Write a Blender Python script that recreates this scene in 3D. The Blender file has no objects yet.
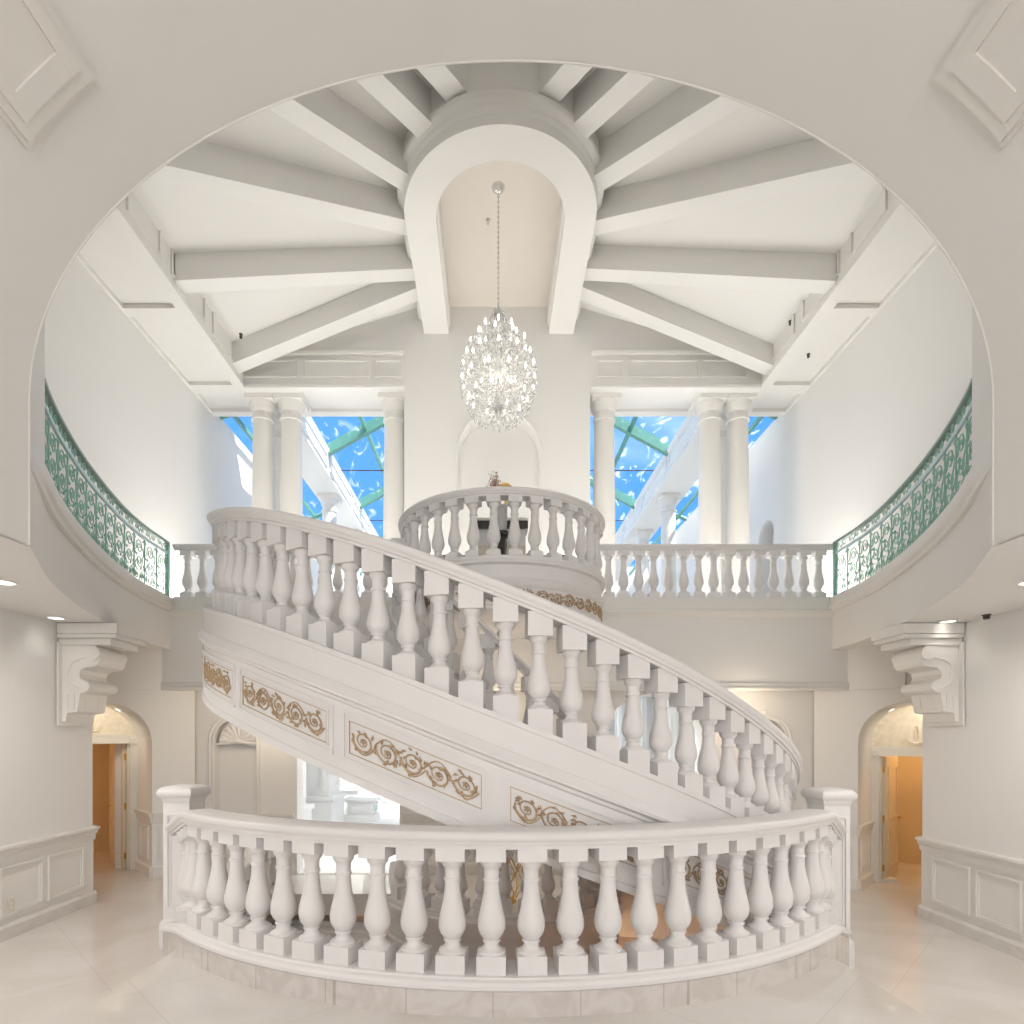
import bpy, bmesh, math, random
from mathutils import Vector, Matrix
rnd = random.Random(7)
PI = math.pi
rad = math.radians
SC = bpy.context.scene
COL = SC.collection
F = 590.0                      # focal length in pixels of a 1024 px frame
CAMZ = 1.9
X0 = 0.13                      # axis of symmetry of the hall


def at(px, py, d):
    return Vector(((px - 493) / F * d, d, CAMZ + (738 - py) / F * d))


# ------------------------------------------------------------------ materials
def new_mat(name):
    m = bpy.data.materials.new(name)
    m.use_nodes = True
    nt = m.node_tree
    return m, nt, nt.nodes['Principled BSDF']


def mat(name, col, rough=0.5, metal=0.0, var=0.04, scale=3.0, bump=0.0, spec=0.5, coat=0.0):
    m, nt, b = new_mat(name)
    tc = nt.nodes.new('ShaderNodeTexCoord')
    no = nt.nodes.new('ShaderNodeTexNoise')
    no.inputs['Scale'].default_value = scale
    no.inputs['Detail'].default_value = 3
    nt.links.new(tc.outputs['Object'], no.inputs['Vector'])
    mx = nt.nodes.new('ShaderNodeMix')
    mx.data_type = 'RGBA'
    mx.inputs[6].default_value = (*[max(0, c * (1 - var)) for c in col], 1)
    mx.inputs[7].default_value = (*[min(1, c * (1 + var)) for c in col], 1)
    nt.links.new(no.outputs['Fac'], mx.inputs[0])
    nt.links.new(mx.outputs[2], b.inputs['Base Color'])
    b.inputs['Roughness'].default_value = rough
    b.inputs['Metallic'].default_value = metal
    b.inputs['Specular IOR Level'].default_value = spec
    b.inputs['Coat Weight'].default_value = coat
    if bump:
        bp = nt.nodes.new('ShaderNodeBump')
        bp.inputs['Strength'].default_value = bump
        bp.inputs['Distance'].default_value = 0.01
        nt.links.new(no.outputs['Fac'], bp.inputs['Height'])
        nt.links.new(bp.outputs['Normal'], b.inputs['Normal'])
    return m


def marble(name, col, vein, rough, scale=0.8, tile=None, joint=None, rot=45):
    m, nt, b = new_mat(name)
    tc = nt.nodes.new('ShaderNodeTexCoord')
    n1 = nt.nodes.new('ShaderNodeTexNoise')
    n1.inputs['Scale'].default_value = scale
    n1.inputs['Detail'].default_value = 6
    n1.inputs['Distortion'].default_value = 1.2
    nt.links.new(tc.outputs['Object'], n1.inputs['Vector'])
    rp = nt.nodes.new('ShaderNodeValToRGB')
    rp.color_ramp.elements[0].position = 0.40
    rp.color_ramp.elements[1].position = 0.62
    rp.color_ramp.elements[0].color = (*vein, 1)
    rp.color_ramp.elements[1].color = (*col, 1)
    nt.links.new(n1.outputs['Fac'], rp.inputs['Fac'])
    out = rp.outputs['Color']
    if tile:
        mp = nt.nodes.new('ShaderNodeMapping')
        mp.inputs['Rotation'].default_value[2] = rad(rot)
        nt.links.new(tc.outputs['Object'], mp.inputs['Vector'])
        br = nt.nodes.new('ShaderNodeTexBrick')
        br.offset = 0.0
        br.inputs['Scale'].default_value = 1.0
        br.inputs['Brick Width'].default_value = tile
        br.inputs['Row Height'].default_value = tile
        br.inputs['Mortar Size'].default_value = 0.004
        br.inputs['Mortar Smooth'].default_value = 0.1
        br.inputs['Color1'].default_value = (1, 1, 1, 1)
        br.inputs['Color2'].default_value = (0.975, 0.975, 0.975, 1)
        br.inputs['Mortar'].default_value = (*joint, 1)
        nt.links.new(mp.outputs['Vector'], br.inputs['Vector'])
        mx = nt.nodes.new('ShaderNodeMix')
        mx.data_type = 'RGBA'
        mx.blend_type = 'MULTIPLY'
        mx.inputs[0].default_value = 1.0
        nt.links.new(out, mx.inputs[6])
        nt.links.new(br.outputs['Color'], mx.inputs[7])
        out = mx.outputs[2]
    nt.links.new(out, b.inputs['Base Color'])
    b.inputs['Roughness'].default_value = rough
    return m


def emit(name, col, strength):
    m = bpy.data.materials.new(name)
    m.use_nodes = True
    nt = m.node_tree
    nt.nodes.clear()
    o = nt.nodes.new('ShaderNodeOutputMaterial')
    e = nt.nodes.new('ShaderNodeEmission')
    e.inputs['Color'].default_value = (*col, 1)
    e.inputs['Strength'].default_value = strength
    nt.links.new(e.outputs[0], o.inputs[0])
    return m


def glass_mat():
    m = bpy.data.materials.new('roof glass')
    m.use_nodes = True
    nt = m.node_tree
    nt.nodes.clear()
    o = nt.nodes.new('ShaderNodeOutputMaterial')
    tr = nt.nodes.new('ShaderNodeBsdfTransparent')
    tr.inputs['Color'].default_value = (0.93, 0.97, 1, 1)
    df = nt.nodes.new('ShaderNodeBsdfTranslucent')
    df.inputs['Color'].default_value = (0.95, 0.97, 1, 1)
    tc = nt.nodes.new('ShaderNodeTexCoord')
    mp = nt.nodes.new('ShaderNodeMapping')
    mp.inputs['Scale'].default_value = (1.1, 0.5, 1.0)
    mp.inputs['Rotation'].default_value[2] = 0.7
    no = nt.nodes.new('ShaderNodeTexNoise')
    no.inputs['Scale'].default_value = 1.6
    no.inputs['Detail'].default_value = 2.5
    no.inputs['Distortion'].default_value = 2.5
    rp = nt.nodes.new('ShaderNodeValToRGB')
    rp.color_ramp.elements[0].position = 0.57
    rp.color_ramp.elements[0].color = (0, 0, 0, 1)
    rp.color_ramp.elements[1].position = 0.74
    rp.color_ramp.elements[1].color = (0.45, 0.45, 0.45, 1)
    mx = nt.nodes.new('ShaderNodeMixShader')
    gl = nt.nodes.new('ShaderNodeBsdfGlossy')
    gl.inputs['Roughness'].default_value = 0.02
    m2 = nt.nodes.new('ShaderNodeMixShader')
    m2.inputs[0].default_value = 0.03
    nt.links.new(tc.outputs['Object'], mp.inputs['Vector'])
    nt.links.new(mp.outputs['Vector'], no.inputs['Vector'])
    nt.links.new(no.outputs['Fac'], rp.inputs['Fac'])
    nt.links.new(rp.outputs['Color'], mx.inputs[0])
    nt.links.new(tr.outputs[0], mx.inputs[1])
    nt.links.new(df.outputs[0], mx.inputs[2])
    nt.links.new(mx.outputs[0], m2.inputs[1])
    nt.links.new(gl.outputs[0], m2.inputs[2])
    nt.links.new(m2.outputs[0], o.inputs[0])
    return m


def crystal_mat():
    m, nt, b = new_mat('cut crystal')
    b.inputs['Base Color'].default_value = (0.97, 0.97, 0.96, 1)
    b.inputs['Roughness'].default_value = 0.06
    b.inputs['Transmission Weight'].default_value = 0.55
    b.inputs['IOR'].default_value = 1.5
    return m


M_WALL = mat('warm white plaster', (0.84, 0.825, 0.80), 0.75, var=0.02, scale=0.7)
M_CEIL = mat('ceiling plaster', (0.835, 0.82, 0.79), 0.8, var=0.02, scale=0.6)
M_RECESS_SHADED = mat('shade-toned recess plaster', (0.74, 0.69, 0.62), 0.8, var=0.02)  # shade of the deep ceiling recess put into the plaster colour
M_TRIM = mat('painted trim', (0.82, 0.80, 0.76), 0.45, var=0.02)
M_STONE = mat('cast stone', (0.80, 0.782, 0.775), 0.55, var=0.035, scale=2.2)
M_FLOOR = marble('polished cream marble tile', (0.77, 0.735, 0.70), (0.70, 0.66, 0.62), 0.05, 0.8, 1.25, (0.88, 0.87, 0.85), 45)
M_BASE = marble('pale baseboard marble', (0.76, 0.73, 0.69), (0.70, 0.66, 0.62), 0.25, 3.0)
M_BAND = marble('veined grey marble', (0.62, 0.57, 0.54), (0.70, 0.66, 0.63), 0.2, 5.0, 0.6, (0.72, 0.7, 0.68), 0)
M_GOLD = mat('antique gold leaf', (0.50, 0.36, 0.22), 0.5, 0.25, 0.25, 30)
M_BRASS = mat('polished brass', (0.80, 0.52, 0.16), 0.22, 0.9, 0.05)
M_GREEN = mat('verdigris iron', (0.33, 0.60, 0.50), 0.5, 0.1, 0.3, 8)
M_PALE = mat('pale verdigris bar', (0.55, 0.72, 0.74), 0.5, 0.0, 0.1, 6)
M_RAILTOP = mat('weathered iron cap', (0.30, 0.40, 0.35), 0.5, 0.1, 0.2, 8)
M_RIB = mat('green painted steel', (0.13, 0.34, 0.27), 0.5, 0.0, 0.1, 4)
M_WHITE = mat('white court stucco', (0.85, 0.85, 0.84), 0.7, var=0.02)
M_DARK = mat('dark veined marble', (0.05, 0.045, 0.04), 0.15, 0.0, 0.6, 9)
M_TAN = mat('lamp-warmed cream paint', (0.76, 0.64, 0.47), 0.7, var=0.03)  # warm lamplight tint put into the wall colour
M_DOOR = mat('cream door paint', (0.78, 0.68, 0.54), 0.4, var=0.02)
M_LUNETTE = mat('cream scagliola', (0.80, 0.74, 0.62), 0.3, 0.0, 0.22, 14)
M_TEAL = mat('teal tile', (0.10, 0.42, 0.38), 0.3)
M_PLATE = mat('ivory plastic', (0.70, 0.66, 0.54), 0.4, var=0.01)
M_BLACK = mat('dark fitting', (0.06, 0.055, 0.05), 0.4)
M_TWIG = mat('dried twig', (0.42, 0.25, 0.17), 0.8, 0, 0.3, 20)
M_POT = mat('grey glazed pot', (0.55, 0.55, 0.53), 0.35)
M_GLASS = glass_mat()
M_CRYSTAL = crystal_mat()
M_CHROME = mat('chrome', (0.75, 0.74, 0.72), 0.15, 0.9, 0.02)
M_BULB = emit('lit candle bulb', (1.0, 0.94, 0.84), 6)
M_LAMP = emit('lit downlight', (1.0, 0.94, 0.85), 3)


# ------------------------------------------------------------------ mesh builder
class MB:
    def __init__(s):
        s.v, s.f = [], []

    def add(s, vs, fs):
        o = len(s.v)
        s.v += [tuple(v) for v in vs]
        s.f += [tuple(i + o for i in f) for f in fs]
        return s

    def box(s, x0, x1, y0, y1, z0, z1):
        return s.add([(x0, y0, z0), (x1, y0, z0), (x1, y1, z0), (x0, y1, z0), (x0, y0, z1), (x1, y0, z1), (x1, y1, z1), (x0, y1, z1)],
                     [(0, 3, 2, 1), (4, 5, 6, 7), (0, 1, 5, 4), (1, 2, 6, 5), (2, 3, 7, 6), (3, 0, 4, 7)])

    def mbox(s, f, u0, u1, v0, v1, w0, w1):
        c = [(u0, v0, w0), (u1, v0, w0), (u1, v1, w0), (u0, v1, w0), (u0, v0, w1), (u1, v0, w1), (u1, v1, w1), (u0, v1, w1)]
        return s.add([f(*p) for p in c], [(0, 3, 2, 1), (4, 5, 6, 7), (0, 1, 5, 4), (1, 2, 6, 5), (2, 3, 7, 6), (3, 0, 4, 7)])

    def prism(s, poly, z0, z1):
        n = len(poly)
        vs = [(x, y, z0) for x, y in poly] + [(x, y, z1) for x, y in poly]
        fs = [tuple(range(n - 1, -1, -1)), tuple(range(n, 2 * n))]
        fs += [(i, (i + 1) % n, n + (i + 1) % n, n + i) for i in range(n)]
        return s.add(vs, fs)

    def mprism(s, f, poly, w0, w1):
        n = len(poly)
        vs = [f(a, b, w0) for a, b in poly] + [f(a, b, w1) for a, b in poly]
        fs = [tuple(range(n - 1, -1, -1)), tuple(range(n, 2 * n))]
        fs += [(i, (i + 1) % n, n + (i + 1) % n, n + i) for i in range(n)]
        return s.add(vs, fs)

    def sweep(s, path, prof, closed=False):
        """path: list of (origin xyz, outward xy); prof: closed list of (outward, up)"""
        n = len(prof)
        vs = []
        for o, d in path:
            for a, b in prof:
                vs.append((o[0] + d[0] * a, o[1] + d[1] * a, o[2] + b))
        m = len(path)
        fs = []
        for i in range(m if closed else m - 1):
            j = (i + 1) % m
            for k in range(n):
                l = (k + 1) % n
                fs.append((i * n + k, i * n + l, j * n + l, j * n + k))
        if not closed:
            fs.append(tuple(range(n - 1, -1, -1)))
            fs.append(tuple((m - 1) * n + k for k in range(n)))
        return s.add(vs, fs)

    def lathe(s, prof, c=(0, 0, 0), n=20, cap=True):
        vs, fs = [], []
        for r, z in prof:
            for k in range(n):
                t = 2 * PI * k / n
                vs.append((c[0] + r * math.cos(t), c[1] + r * math.sin(t), c[2] + z))
        for i in range(len(prof) - 1):
            for k in range(n):
                l = (k + 1) % n
                fs.append((i * n + k, i * n + l, (i + 1) * n + l, (i + 1) * n + k))
        if cap:
            fs.append(tuple(range(n - 1, -1, -1)))
            fs.append(tuple((len(prof) - 1) * n + k for k in range(n)))
        return s.add(vs, fs)

    def tube(s, pts, r, n=6, f=None, flat=1.0):
        pts = [Vector(p) for p in pts]
        m = len(pts)
        rs = r if isinstance(r, (list, tuple)) else [r] * m
        t0 = (pts[1] - pts[0]).normalized()
        up = Vector((0, 0, 1)) if abs(t0.z) < 0.9 else Vector((1, 0, 0))
        a = t0.cross(up).normalized()
        vs = []
        for i in range(m):
            t = (pts[min(i + 1, m - 1)] - pts[max(i - 1, 0)])
            if t.length < 1e-9:
                t = t0
            t = t.normalized()
            a = (a - t * a.dot(t))
            a = a.normalized() if a.length > 1e-6 else t.orthogonal().normalized()
            b = t.cross(a)
            for k in range(n):
                q = 2 * PI * k / n
                p = pts[i] + (a * math.cos(q) + b * math.sin(q)) * rs[i]
                vs.append(f(*p) if f else tuple(p))
        fs = []
        for i in range(m - 1):
            for k in range(n):
                l = (k + 1) % n
                fs.append((i * n + k, i * n + l, (i + 1) * n + l, (i + 1) * n + k))
        fs.append(tuple(range(n - 1, -1, -1)))
        fs.append(tuple((m - 1) * n + k for k in range(n)))
        return s.add(vs, fs)

    def frame(s, f, u0, u1, v0, v1, w0, w1, t):
        s.mbox(f, u0, u1, v0, v0 + t, w0, w1)
        s.mbox(f, u0, u1, v1 - t, v1, w0, w1)
        s.mbox(f, u0, u0 + t, v0 + t, v1 - t, w0, w1)
        s.mbox(f, u1 - t, u1, v0 + t, v1 - t, w0, w1)
        return s

    def mesh(s, name, m, sm=35):
        me = bpy.data.meshes.new(name)
        me.from_pydata(s.v, [], s.f)
        bm = bmesh.new()
        bm.from_mesh(me)
        bmesh.ops.recalc_face_normals(bm, faces=bm.faces)
        bm.to_mesh(me)
        bm.free()
        me.materials.append(m)
        if sm:
            me.polygons.foreach_set('use_smooth', [True] * len(me.polygons))
            me.set_sharp_from_angle(angle=rad(sm))
        me.update()
        return me

    def build(s, name, m, parent=None, sm=35):
        return put(name, s.mesh(name, m, sm), parent)


def put(name, me, parent=None, loc=None, rz=0.0):
    """loc None: mesh is in world space (a parent Empty is unrotated, so its place is subtracted)"""
    o = bpy.data.objects.new(name, me)
    COL.objects.link(o)
    base = wl(parent) if parent else Vector((0, 0, 0))
    if parent:
        o.parent = parent
    o.location = (Vector(loc) if loc is not None else Vector((0, 0, 0))) - base
    o.rotation_euler = (0, 0, rz)
    return o


def wl(o):
    v = Vector((0, 0, 0))
    while o:
        v += Vector(o.location)
        o = o.parent
    return v


def tag(o, label, cat, group=None):
    o['label'] = label
    o['category'] = cat
    if group:
        o['group'] = group
    return o


def thing(name, label, cat, loc=(0, 0, 0), group=None):
    o = bpy.data.objects.new(name, None)
    COL.objects.link(o)
    o.empty_display_size = 0.2
    o.location = loc
    return tag(o, label, cat, group)


def struct(name, mb, m, sm=35):
    o = mb.build(name, m, None, sm)
    o['kind'] = 'structure'
    return o


def copy_tree(root, loc, label=None, rz=None):
    r = root.copy()
    COL.objects.link(r)
    r.location = loc
    if rz is not None:
        r.rotation_euler = (0, 0, rz)
    if label:
        r['label'] = label
    for ch in list(root.children):
        c = ch.copy()
        COL.objects.link(c)
        c.parent = r
        for g in list(ch.children):
            d = g.copy()
            COL.objects.link(d)
            d.parent = c
    return r


# ------------------------------------------------------------------ shared shapes
TURN = [(0, .98), (.02, 1.0), (.045, .99), (.06, .9), (.075, .72), (.10, .60), (.14, .52), (.165, .52), (.17, .64), (.195, .64), (.20, .55),
        (.22, .63), (.26, .82), (.31, .955), (.36, 1.0), (.41, .985), (.47, .91), (.55, .77), (.63, .655), (.71, .575), (.78, .54), (.80, .54),
        (.805, .62), (.83, .62), (.835, .55), (.87, .54), (.91, .55), (.935, .62), (.945, .72), (.965, .78), (1.0, .8)]


def baluster_mesh(name, zb0, zb1, zt0, zt1, r=0.095, w=0.20, n=20):
    """square base block zb0..zb1, turned body, square top block zt0..zt1"""
    b = MB()
    h = w / 2
    b.box(-h, h, -h, h, zb0, zb1)
    b.box(-h, h, -h, h, zt0, zt1)
    b.lathe([(q * r, zb1 + t ** 1.2 * (zt0 - zb1)) for t, q in TURN], n=n)
    return b.mesh(name, M_STONE, 40)


RAIL = [(-.11, -.13), (.11, -.13), (.11, -.105), (.128, -.10), (.134, -.078), (.148, -.065), (.155, -.045), (.152, -.025), (.138, -.01), (.11, -.002),
        (0, 0), (-.11, -.002), (-.138, -.01), (-.152, -.025), (-.155, -.045), (-.148, -.065), (-.134, -.078), (-.128, -.10), (-.11, -.105)]


def sc_prof(p, k, kz=None):
    kz = k if kz is None else kz
    return [(a * k, b * kz) for a, b in p]


def arc_path(cx, cy, r, a0, a1, n, z=0.0):
    """angle 0 points at the camera, positive to +x"""
    out = []
    for i in range(n + 1):
        t = rad(a0 + (a1 - a0) * i / n)
        d = (math.sin(t), -math.cos(t))
        zz = z(a0 + (a1 - a0) * i / n) if callable(z) else z
        out.append(((cx + r * d[0], cy + r * d[1], zz), d))
    return out


def hermite(tab):
    xs = [t[0] for t in tab]
    ys = [t[1] for t in tab]
    n = len(xs)
    ms = []
    for i in range(n):
        a, b = max(0, i - 1), min(n - 1, i + 1)
        ms.append((ys[b] - ys[a]) / (xs[b] - xs[a]))

    def f(x):
        x = min(max(x, xs[0]), xs[-1])
        i = 0
        while i < n - 2 and x > xs[i + 1]:
            i += 1
        h = xs[i + 1] - xs[i]
        t = (x - xs[i]) / h
        return ((2 * t ** 3 - 3 * t ** 2 + 1) * ys[i] + (t ** 3 - 2 * t ** 2 + t) * h * ms[i] +
                (-2 * t ** 3 + 3 * t ** 2) * ys[i + 1] + (t ** 3 - t ** 2) * h * ms[i + 1])
    return f


def arch_wall(mb, f, u0, u1, z0, z1, holes, th, n=20):
    """wall in (u, v depth, z); holes: (uc, half width, spring z, bottom z)"""
    def rect(a, b, c, d):
        if b - a < 1e-4 or d - c < 1e-4:
            return
        mb.mbox(f, a, b, 0, th, c, d)
    u = u0
    for uc, hw, zs, zb in sorted(holes):
        rect(u, uc - hw, z0, z1)
        rect(uc - hw, uc + hw, z0, zb)
        pts = [(uc - hw * math.cos(PI * i / n), zs + hw * math.sin(PI * i / n)) for i in range(n + 1)]
        for i in range(n):
            (a, za), (b, zb2) = pts[i], pts[i + 1]
            mb.add([f(a, 0, za), f(b, 0, zb2), f(b, 0, z1), f(a, 0, z1), f(a, th, za), f(b, th, zb2), f(b, th, z1), f(a, th, z1)],
                   [(0, 1, 2, 3), (7, 6, 5, 4), (0, 4, 5, 1), (3, 2, 6, 7)])
        u = uc + hw
    rect(u, u1, z0, z1)
    return mb


def scroll_ornament(mb, f, L, H, n, r=0.009, seed=1):
    """running rinceau in panel space: u along 0..L, v up 0..H, w out"""
    g = random.Random(seed)
    step = L / n
    for k in range(n):
        cu = step * (k + .5)
        s = 1 if k % 2 == 0 else -1
        cv = H / 2 + s * H * .02
        R = min(H * .40, step * .42)
        pts, rr = [], []
        N = 34
        for i in range(N + 1):
            q = i / N
            ang = PI + s * q * 3.7 * PI * .98
            ra = R * (1 - .80 * q)
            pts.append((cu + ra * math.cos(ang) * 1.05, cv + s * ra * math.sin(ang), .004))
            rr.append(r * (1.15 - .55 * q))
        mb.tube(pts, rr, 5, f)
        # stem to the next curl
        pts = []
        for i in range(9):
            q = i / 8
            pts.append((cu - step * .5 + step * q, H / 2 - s * H * .40 * math.sin(PI * (q * .9 + .05)) * (1 if q < .5 else 1), .003))
        mb.tube(pts, r * .8, 5, f)
        # acanthus leaves thrown off the curl
        for j in range(15):
            an = g.uniform(0, 2 * PI)
            ra = R * g.uniform(.55, 1.15)
            bu, bv = cu + ra * math.cos(an), cv + ra * math.sin(an)
            ln = H * g.uniform(.12, .2)
            d = an + s * g.uniform(.6, 1.4)
            tu, tv = bu + ln * math.cos(d), bv + ln * math.sin(d)
            tu = min(max(tu, .012), L - .012)
            tv = min(max(tv, .012), H - .012)
            bv = min(max(bv, .012), H - .012)
            bu = min(max(bu, .012), L - .012)
            mb.tube([(bu, bv, .003), ((bu * .6 + tu * .4) + .006 * math.sin(d), (bv * .6 + tv * .4) - .006 * math.cos(d), .009), (tu, tv, .003)],
                    [r * .7, r * 1.35, r * .2], 5, f)
        # rosette in the eye
        for j in range(5):
            an = 2 * PI * j / 5
            mb.tube([(cu, cv, .006), (cu + R * .2 * math.cos(an), cv + R * .2 * math.sin(an), .010), (cu + R * .30 * math.cos(an), cv + R * .30 * math.sin(an), .002)],
                    [r * .5, r * 1.0, r * .3], 5, f)


# ------------------------------------------------------------------ camera
cam = bpy.data.cameras.new('camera')
cam.sensor_width = 36
cam.lens = F / 1024 * 36
cam.shift_x = (512 - 493) / 1024
cam.shift_y = (738 - 512) / 1024
cam.clip_start = 0.05
camo = bpy.data.objects.new('camera', cam)
camo.location = (0, 0, CAMZ)
camo.rotation_euler = (PI / 2, 0, 0)
COL.objects.link(camo)
SC.camera = camo

# ------------------------------------------------------------------ levels and centres
CX, CY = X0, 8.18              # axis of the well and of the staircase
ZL, ZR, ZB = -0.25, -0.45, -0.32   # lower side floors and the back landing
GX, GY, GR = 0.17, 8.47, 5.34  # gallery opening
ZS = 3.28                      # soffit under the gallery
ZU = 4.02                      # upper floor
YJ = 4.22                      # end of the entrance vault
XJL, XJR = -3.32, 3.58

# ------------------------------------------------------------------ floors


def arcpts(cx, cy, r, a0, a1, n):
    return [(cx + r * math.sin(rad(a0 + (a1 - a0) * i / n)), cy - r * math.cos(rad(a0 + (a1 - a0) * i / n))) for i in range(n + 1)]


WR = 3.86
pl = [(-2.85, -7.0), (2.95, -7.0), (2.95, 5.33)] + arcpts(CX, CY, WR, 45.5, -45.5, 40) + [(-2.85, 5.33)]
struct('floor', MB().prism(pl, -0.6, 0.0), M_FLOOR, 0)
lp = [(-7.2, -7), (-2.85, -7), (-2.85, 5.33)] + arcpts(CX, CY, WR, -46, -90, 24) + [(CX - WR, 9.6), (-7.2, 9.6)]
struct('floor', MB().prism(lp, -0.6, ZL), M_FLOOR, 0)
rp_ = [(2.95, -7), (7.4, -7), (7.4, 9.6), (CX + WR, 9.6)] + arcpts(CX, CY, WR, 90, 46, 24) + [(2.95, 5.33)]
struct('floor', MB().prism(rp_, -0.6, ZR), M_FLOOR, 0)
PR = 1.6                       # back landing bulge
bp_ = [(CX - WR, 9.6), (CX - WR, 8.4), (CX - 1.52, 8.4)] + arcpts(CX, CY, PR - .08, -78, 78, 26) + [(CX + 1.52, 8.4), (CX + WR, 8.4), (CX + WR, 9.6)]
struct('floor', MB().prism(bp_, -0.62, ZB), M_FLOOR, 0)
# basement of the well
struct('floor', MB().box(-5, 5.3, 3.8, 10.5, -4.9, -4.75), M_FLOOR, 0)
struct('wall_basement', MB().sweep(arc_path(CX, CY, 4.0, -90, 90, 48, -4.75), [(0, 0), (.15, 0), (.15, 4.15), (0, 4.15)]), M_TAN)
struct('wall_basement', MB().box(-4.2, 4.5, 9.3, 9.45, -4.75, -.6), M_TAN)

# ------------------------------------------------------------------ entrance vault
VA, VB, VZ = 3.45, 2.43, 4.32


def vault(t, y, off=0.0):
    """t in degrees from the +x side"""
    c, s_ = math.cos(rad(t)), math.sin(rad(t))
    return Vector((X0 + (VA + off) * c, y, VZ + (VB + off) * s_))


NV = 64
sec = [(X0 + VA, ZS)] + [(vault(180 * i / NV, 0).x, vault(180 * i / NV, 0).z) for i in range(NV + 1)] + [(X0 - VA, ZS)]
v = MB()
vs, fs = [], []
for y in (-7.0, YJ):
    vs += [(x, y, z) for x, z in sec]
n = len(sec)
fs += [(i, i + 1, n + i + 1, n + i) for i in range(n - 1)]
v.add(vs, fs)
struct('ceiling_vault', v, M_CEIL, 60)
# rotunda front wall round the arch
v = MB()
outer = []
for x, z in sec:
    if abs(z - ZS) < 1e-6:
        outer.append((X0 + (6.4 if x > X0 else -6.4), ZS))
    else:
        dx, dz = x - X0, z - VZ
        k = min(6.4 / max(abs(dx), 1e-6), (6.2 / dz) if dz > 1e-6 else 1e9)
        outer.append((X0 + dx * k, VZ + dz * k))
vs, fs = [], []
for (x, z), (a, b) in zip(sec, outer):
    vs += [(x, YJ, z), (a, YJ, b), (x, YJ + .012, z), (a, YJ + .012, b)]
for i in range(n - 1):
    a, b = i * 4, i * 4 + 4
    fs += [(a, b, b + 1, a + 1), (a + 2, a + 3, b + 3, b + 2), (a, a + 2, b + 2, b)]
v.add(vs, fs)
struct('wall_front', v, M_WALL, 60)
v = MB()
v.tube([(x, YJ + .004, z) for x, z in sec], 0.008, 6)
struct('trim_1', v, M_TRIM, 60)

struct('wall_rear', MB().box(-7.4, 7.6, -7.2, -7.0, -.7, 7.2), M_WALL, 0)
# coffered panels planted on the vault haunches
for sgn in (-1, 1):
    cf = MB()
    t0, t1 = (29.5, 42.0)

    def fv(t, y, w, sgn=sgn):
        p = vault(t if sgn > 0 else 180 - t, y, -w)
        return (p.x, p.y, p.z)

    def band(ta, tb, ya, yb, w0, w1, k=10):
        for i in range(k):
            a = ta + (tb - ta) * i / k
            b = ta + (tb - ta) * (i + 1) / k
            cf.mbox(lambda u, vv, w: fv(u, vv, w), a, b, ya, yb, w0, w1)
    yn, yf = 0.9, 3.62
    for k_, (m_t, m_y, w1) in enumerate(((0, 0, .03), (.5, .045, .055), (1.5, .13, .075))):
        e = .06 * (3 - k_)
        ey = .008 * (3 - k_)
        w0 = -.02 - .004 * k_
        band(t0 + m_t, t0 + 2.9 - e, yn + m_y, yf - m_y, w0, w1, 3)
        band(t1 - 2.9 + e, t1 - m_t, yn + m_y, yf - m_y, w0, w1, 3)
        band(t0 + 2.9 - e, t1 - 2.9 + e, yn + m_y, yn + .26 - ey, w0, w1 - .001, 8)
        band(t0 + 2.9 - e, t1 - 2.9 + e, yf - .26 + ey, yf - m_y, w0, w1 - .001, 8)
    band(t0 + 2.6, t1 - 2.6, yn + .24, yf - .24, -.04, .058, 8)
    o = struct('ceiling_panel', cf, M_TRIM, 30)

# ------------------------------------------------------------------ gallery slabs and soffits


_gx = hermite([(4.22, 3.45), (4.57, 3.66), (5.05, 3.95), (5.58, 4.21), (6.2, 4.47), (6.84, 4.70), (7.8, 4.98), (8.5, 5.11), (9.2, 5.16)])


def gcurve(side, ya, yb, n=48, off=0.0, z=0.0):
    """edge of the gallery opening: list of (point, normal towards the middle of the hall)"""
    out = []
    for i in range(n + 1):
        y = ya + (yb - ya) * i / n
        e = .02
        t = Vector((_gx(min(y + e, 9.2)) - _gx(max(y - e, 4.22)), min(y + e, 9.2) - max(y - e, 4.22))).normalized()
        nx, ny = -t.y, t.x                    # towards the axis, for the +x side
        x = _gx(y) - nx * off
        yy = y - ny * off
        out.append(((X0 + side * x, yy, z), (side * nx, ny)))
    return out


YB = 9.2                       # balcony front
for side, xj, xo, nm in ((-1, XJL, -7.2, 'left'), (1, XJR, 7.4, 'right')):
    ring = [p[0][:2] for p in gcurve(side, YJ + .03, YB)]
    xq = xj + side * .04
    poly = [(xq, -7.0), (xq, YJ + .03)] + ring + [(xo, YB), (xo, -7.0)]
    struct('ceiling_soffit', MB().prism(poly, ZS, ZU), M_CEIL, 30)
    pf = [(-.22, -.02), (0, -.16), (.035, -.155), (.045, -.12), (.075, -.10), (.085, -.07), (.085, -.045), (.06, -.03), (.06, .05), (-.22, .05)]
    mp_ = gcurve(side, YJ + .03, YB, 60, z=ZU)
    mp_ = [(p, (d[0] * min(1, .12 + .11 * i), d[1] * min(1, .12 + .11 * i))) for i, (p, d) in enumerate(mp_)]
    struct('trim_2', MB().sweep(mp_, pf), M_TRIM, 30)
    struct('wall_rotunda_' + nm, MB().sweep(gcurve(side, YJ + .03, 4.97, 12), [(.0, ZU - .02), (-.12, ZU - .02), (-.12, 10.2), (.0, 10.2)]), M_WALL, 40)
# balcony beam and slab
b = MB()
b.box(-7.2, 7.4, YB, 9.62, 2.70, ZU)
b.box(-7.2, 7.4, 9.62, 12.0, 3.35, ZU)

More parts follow.
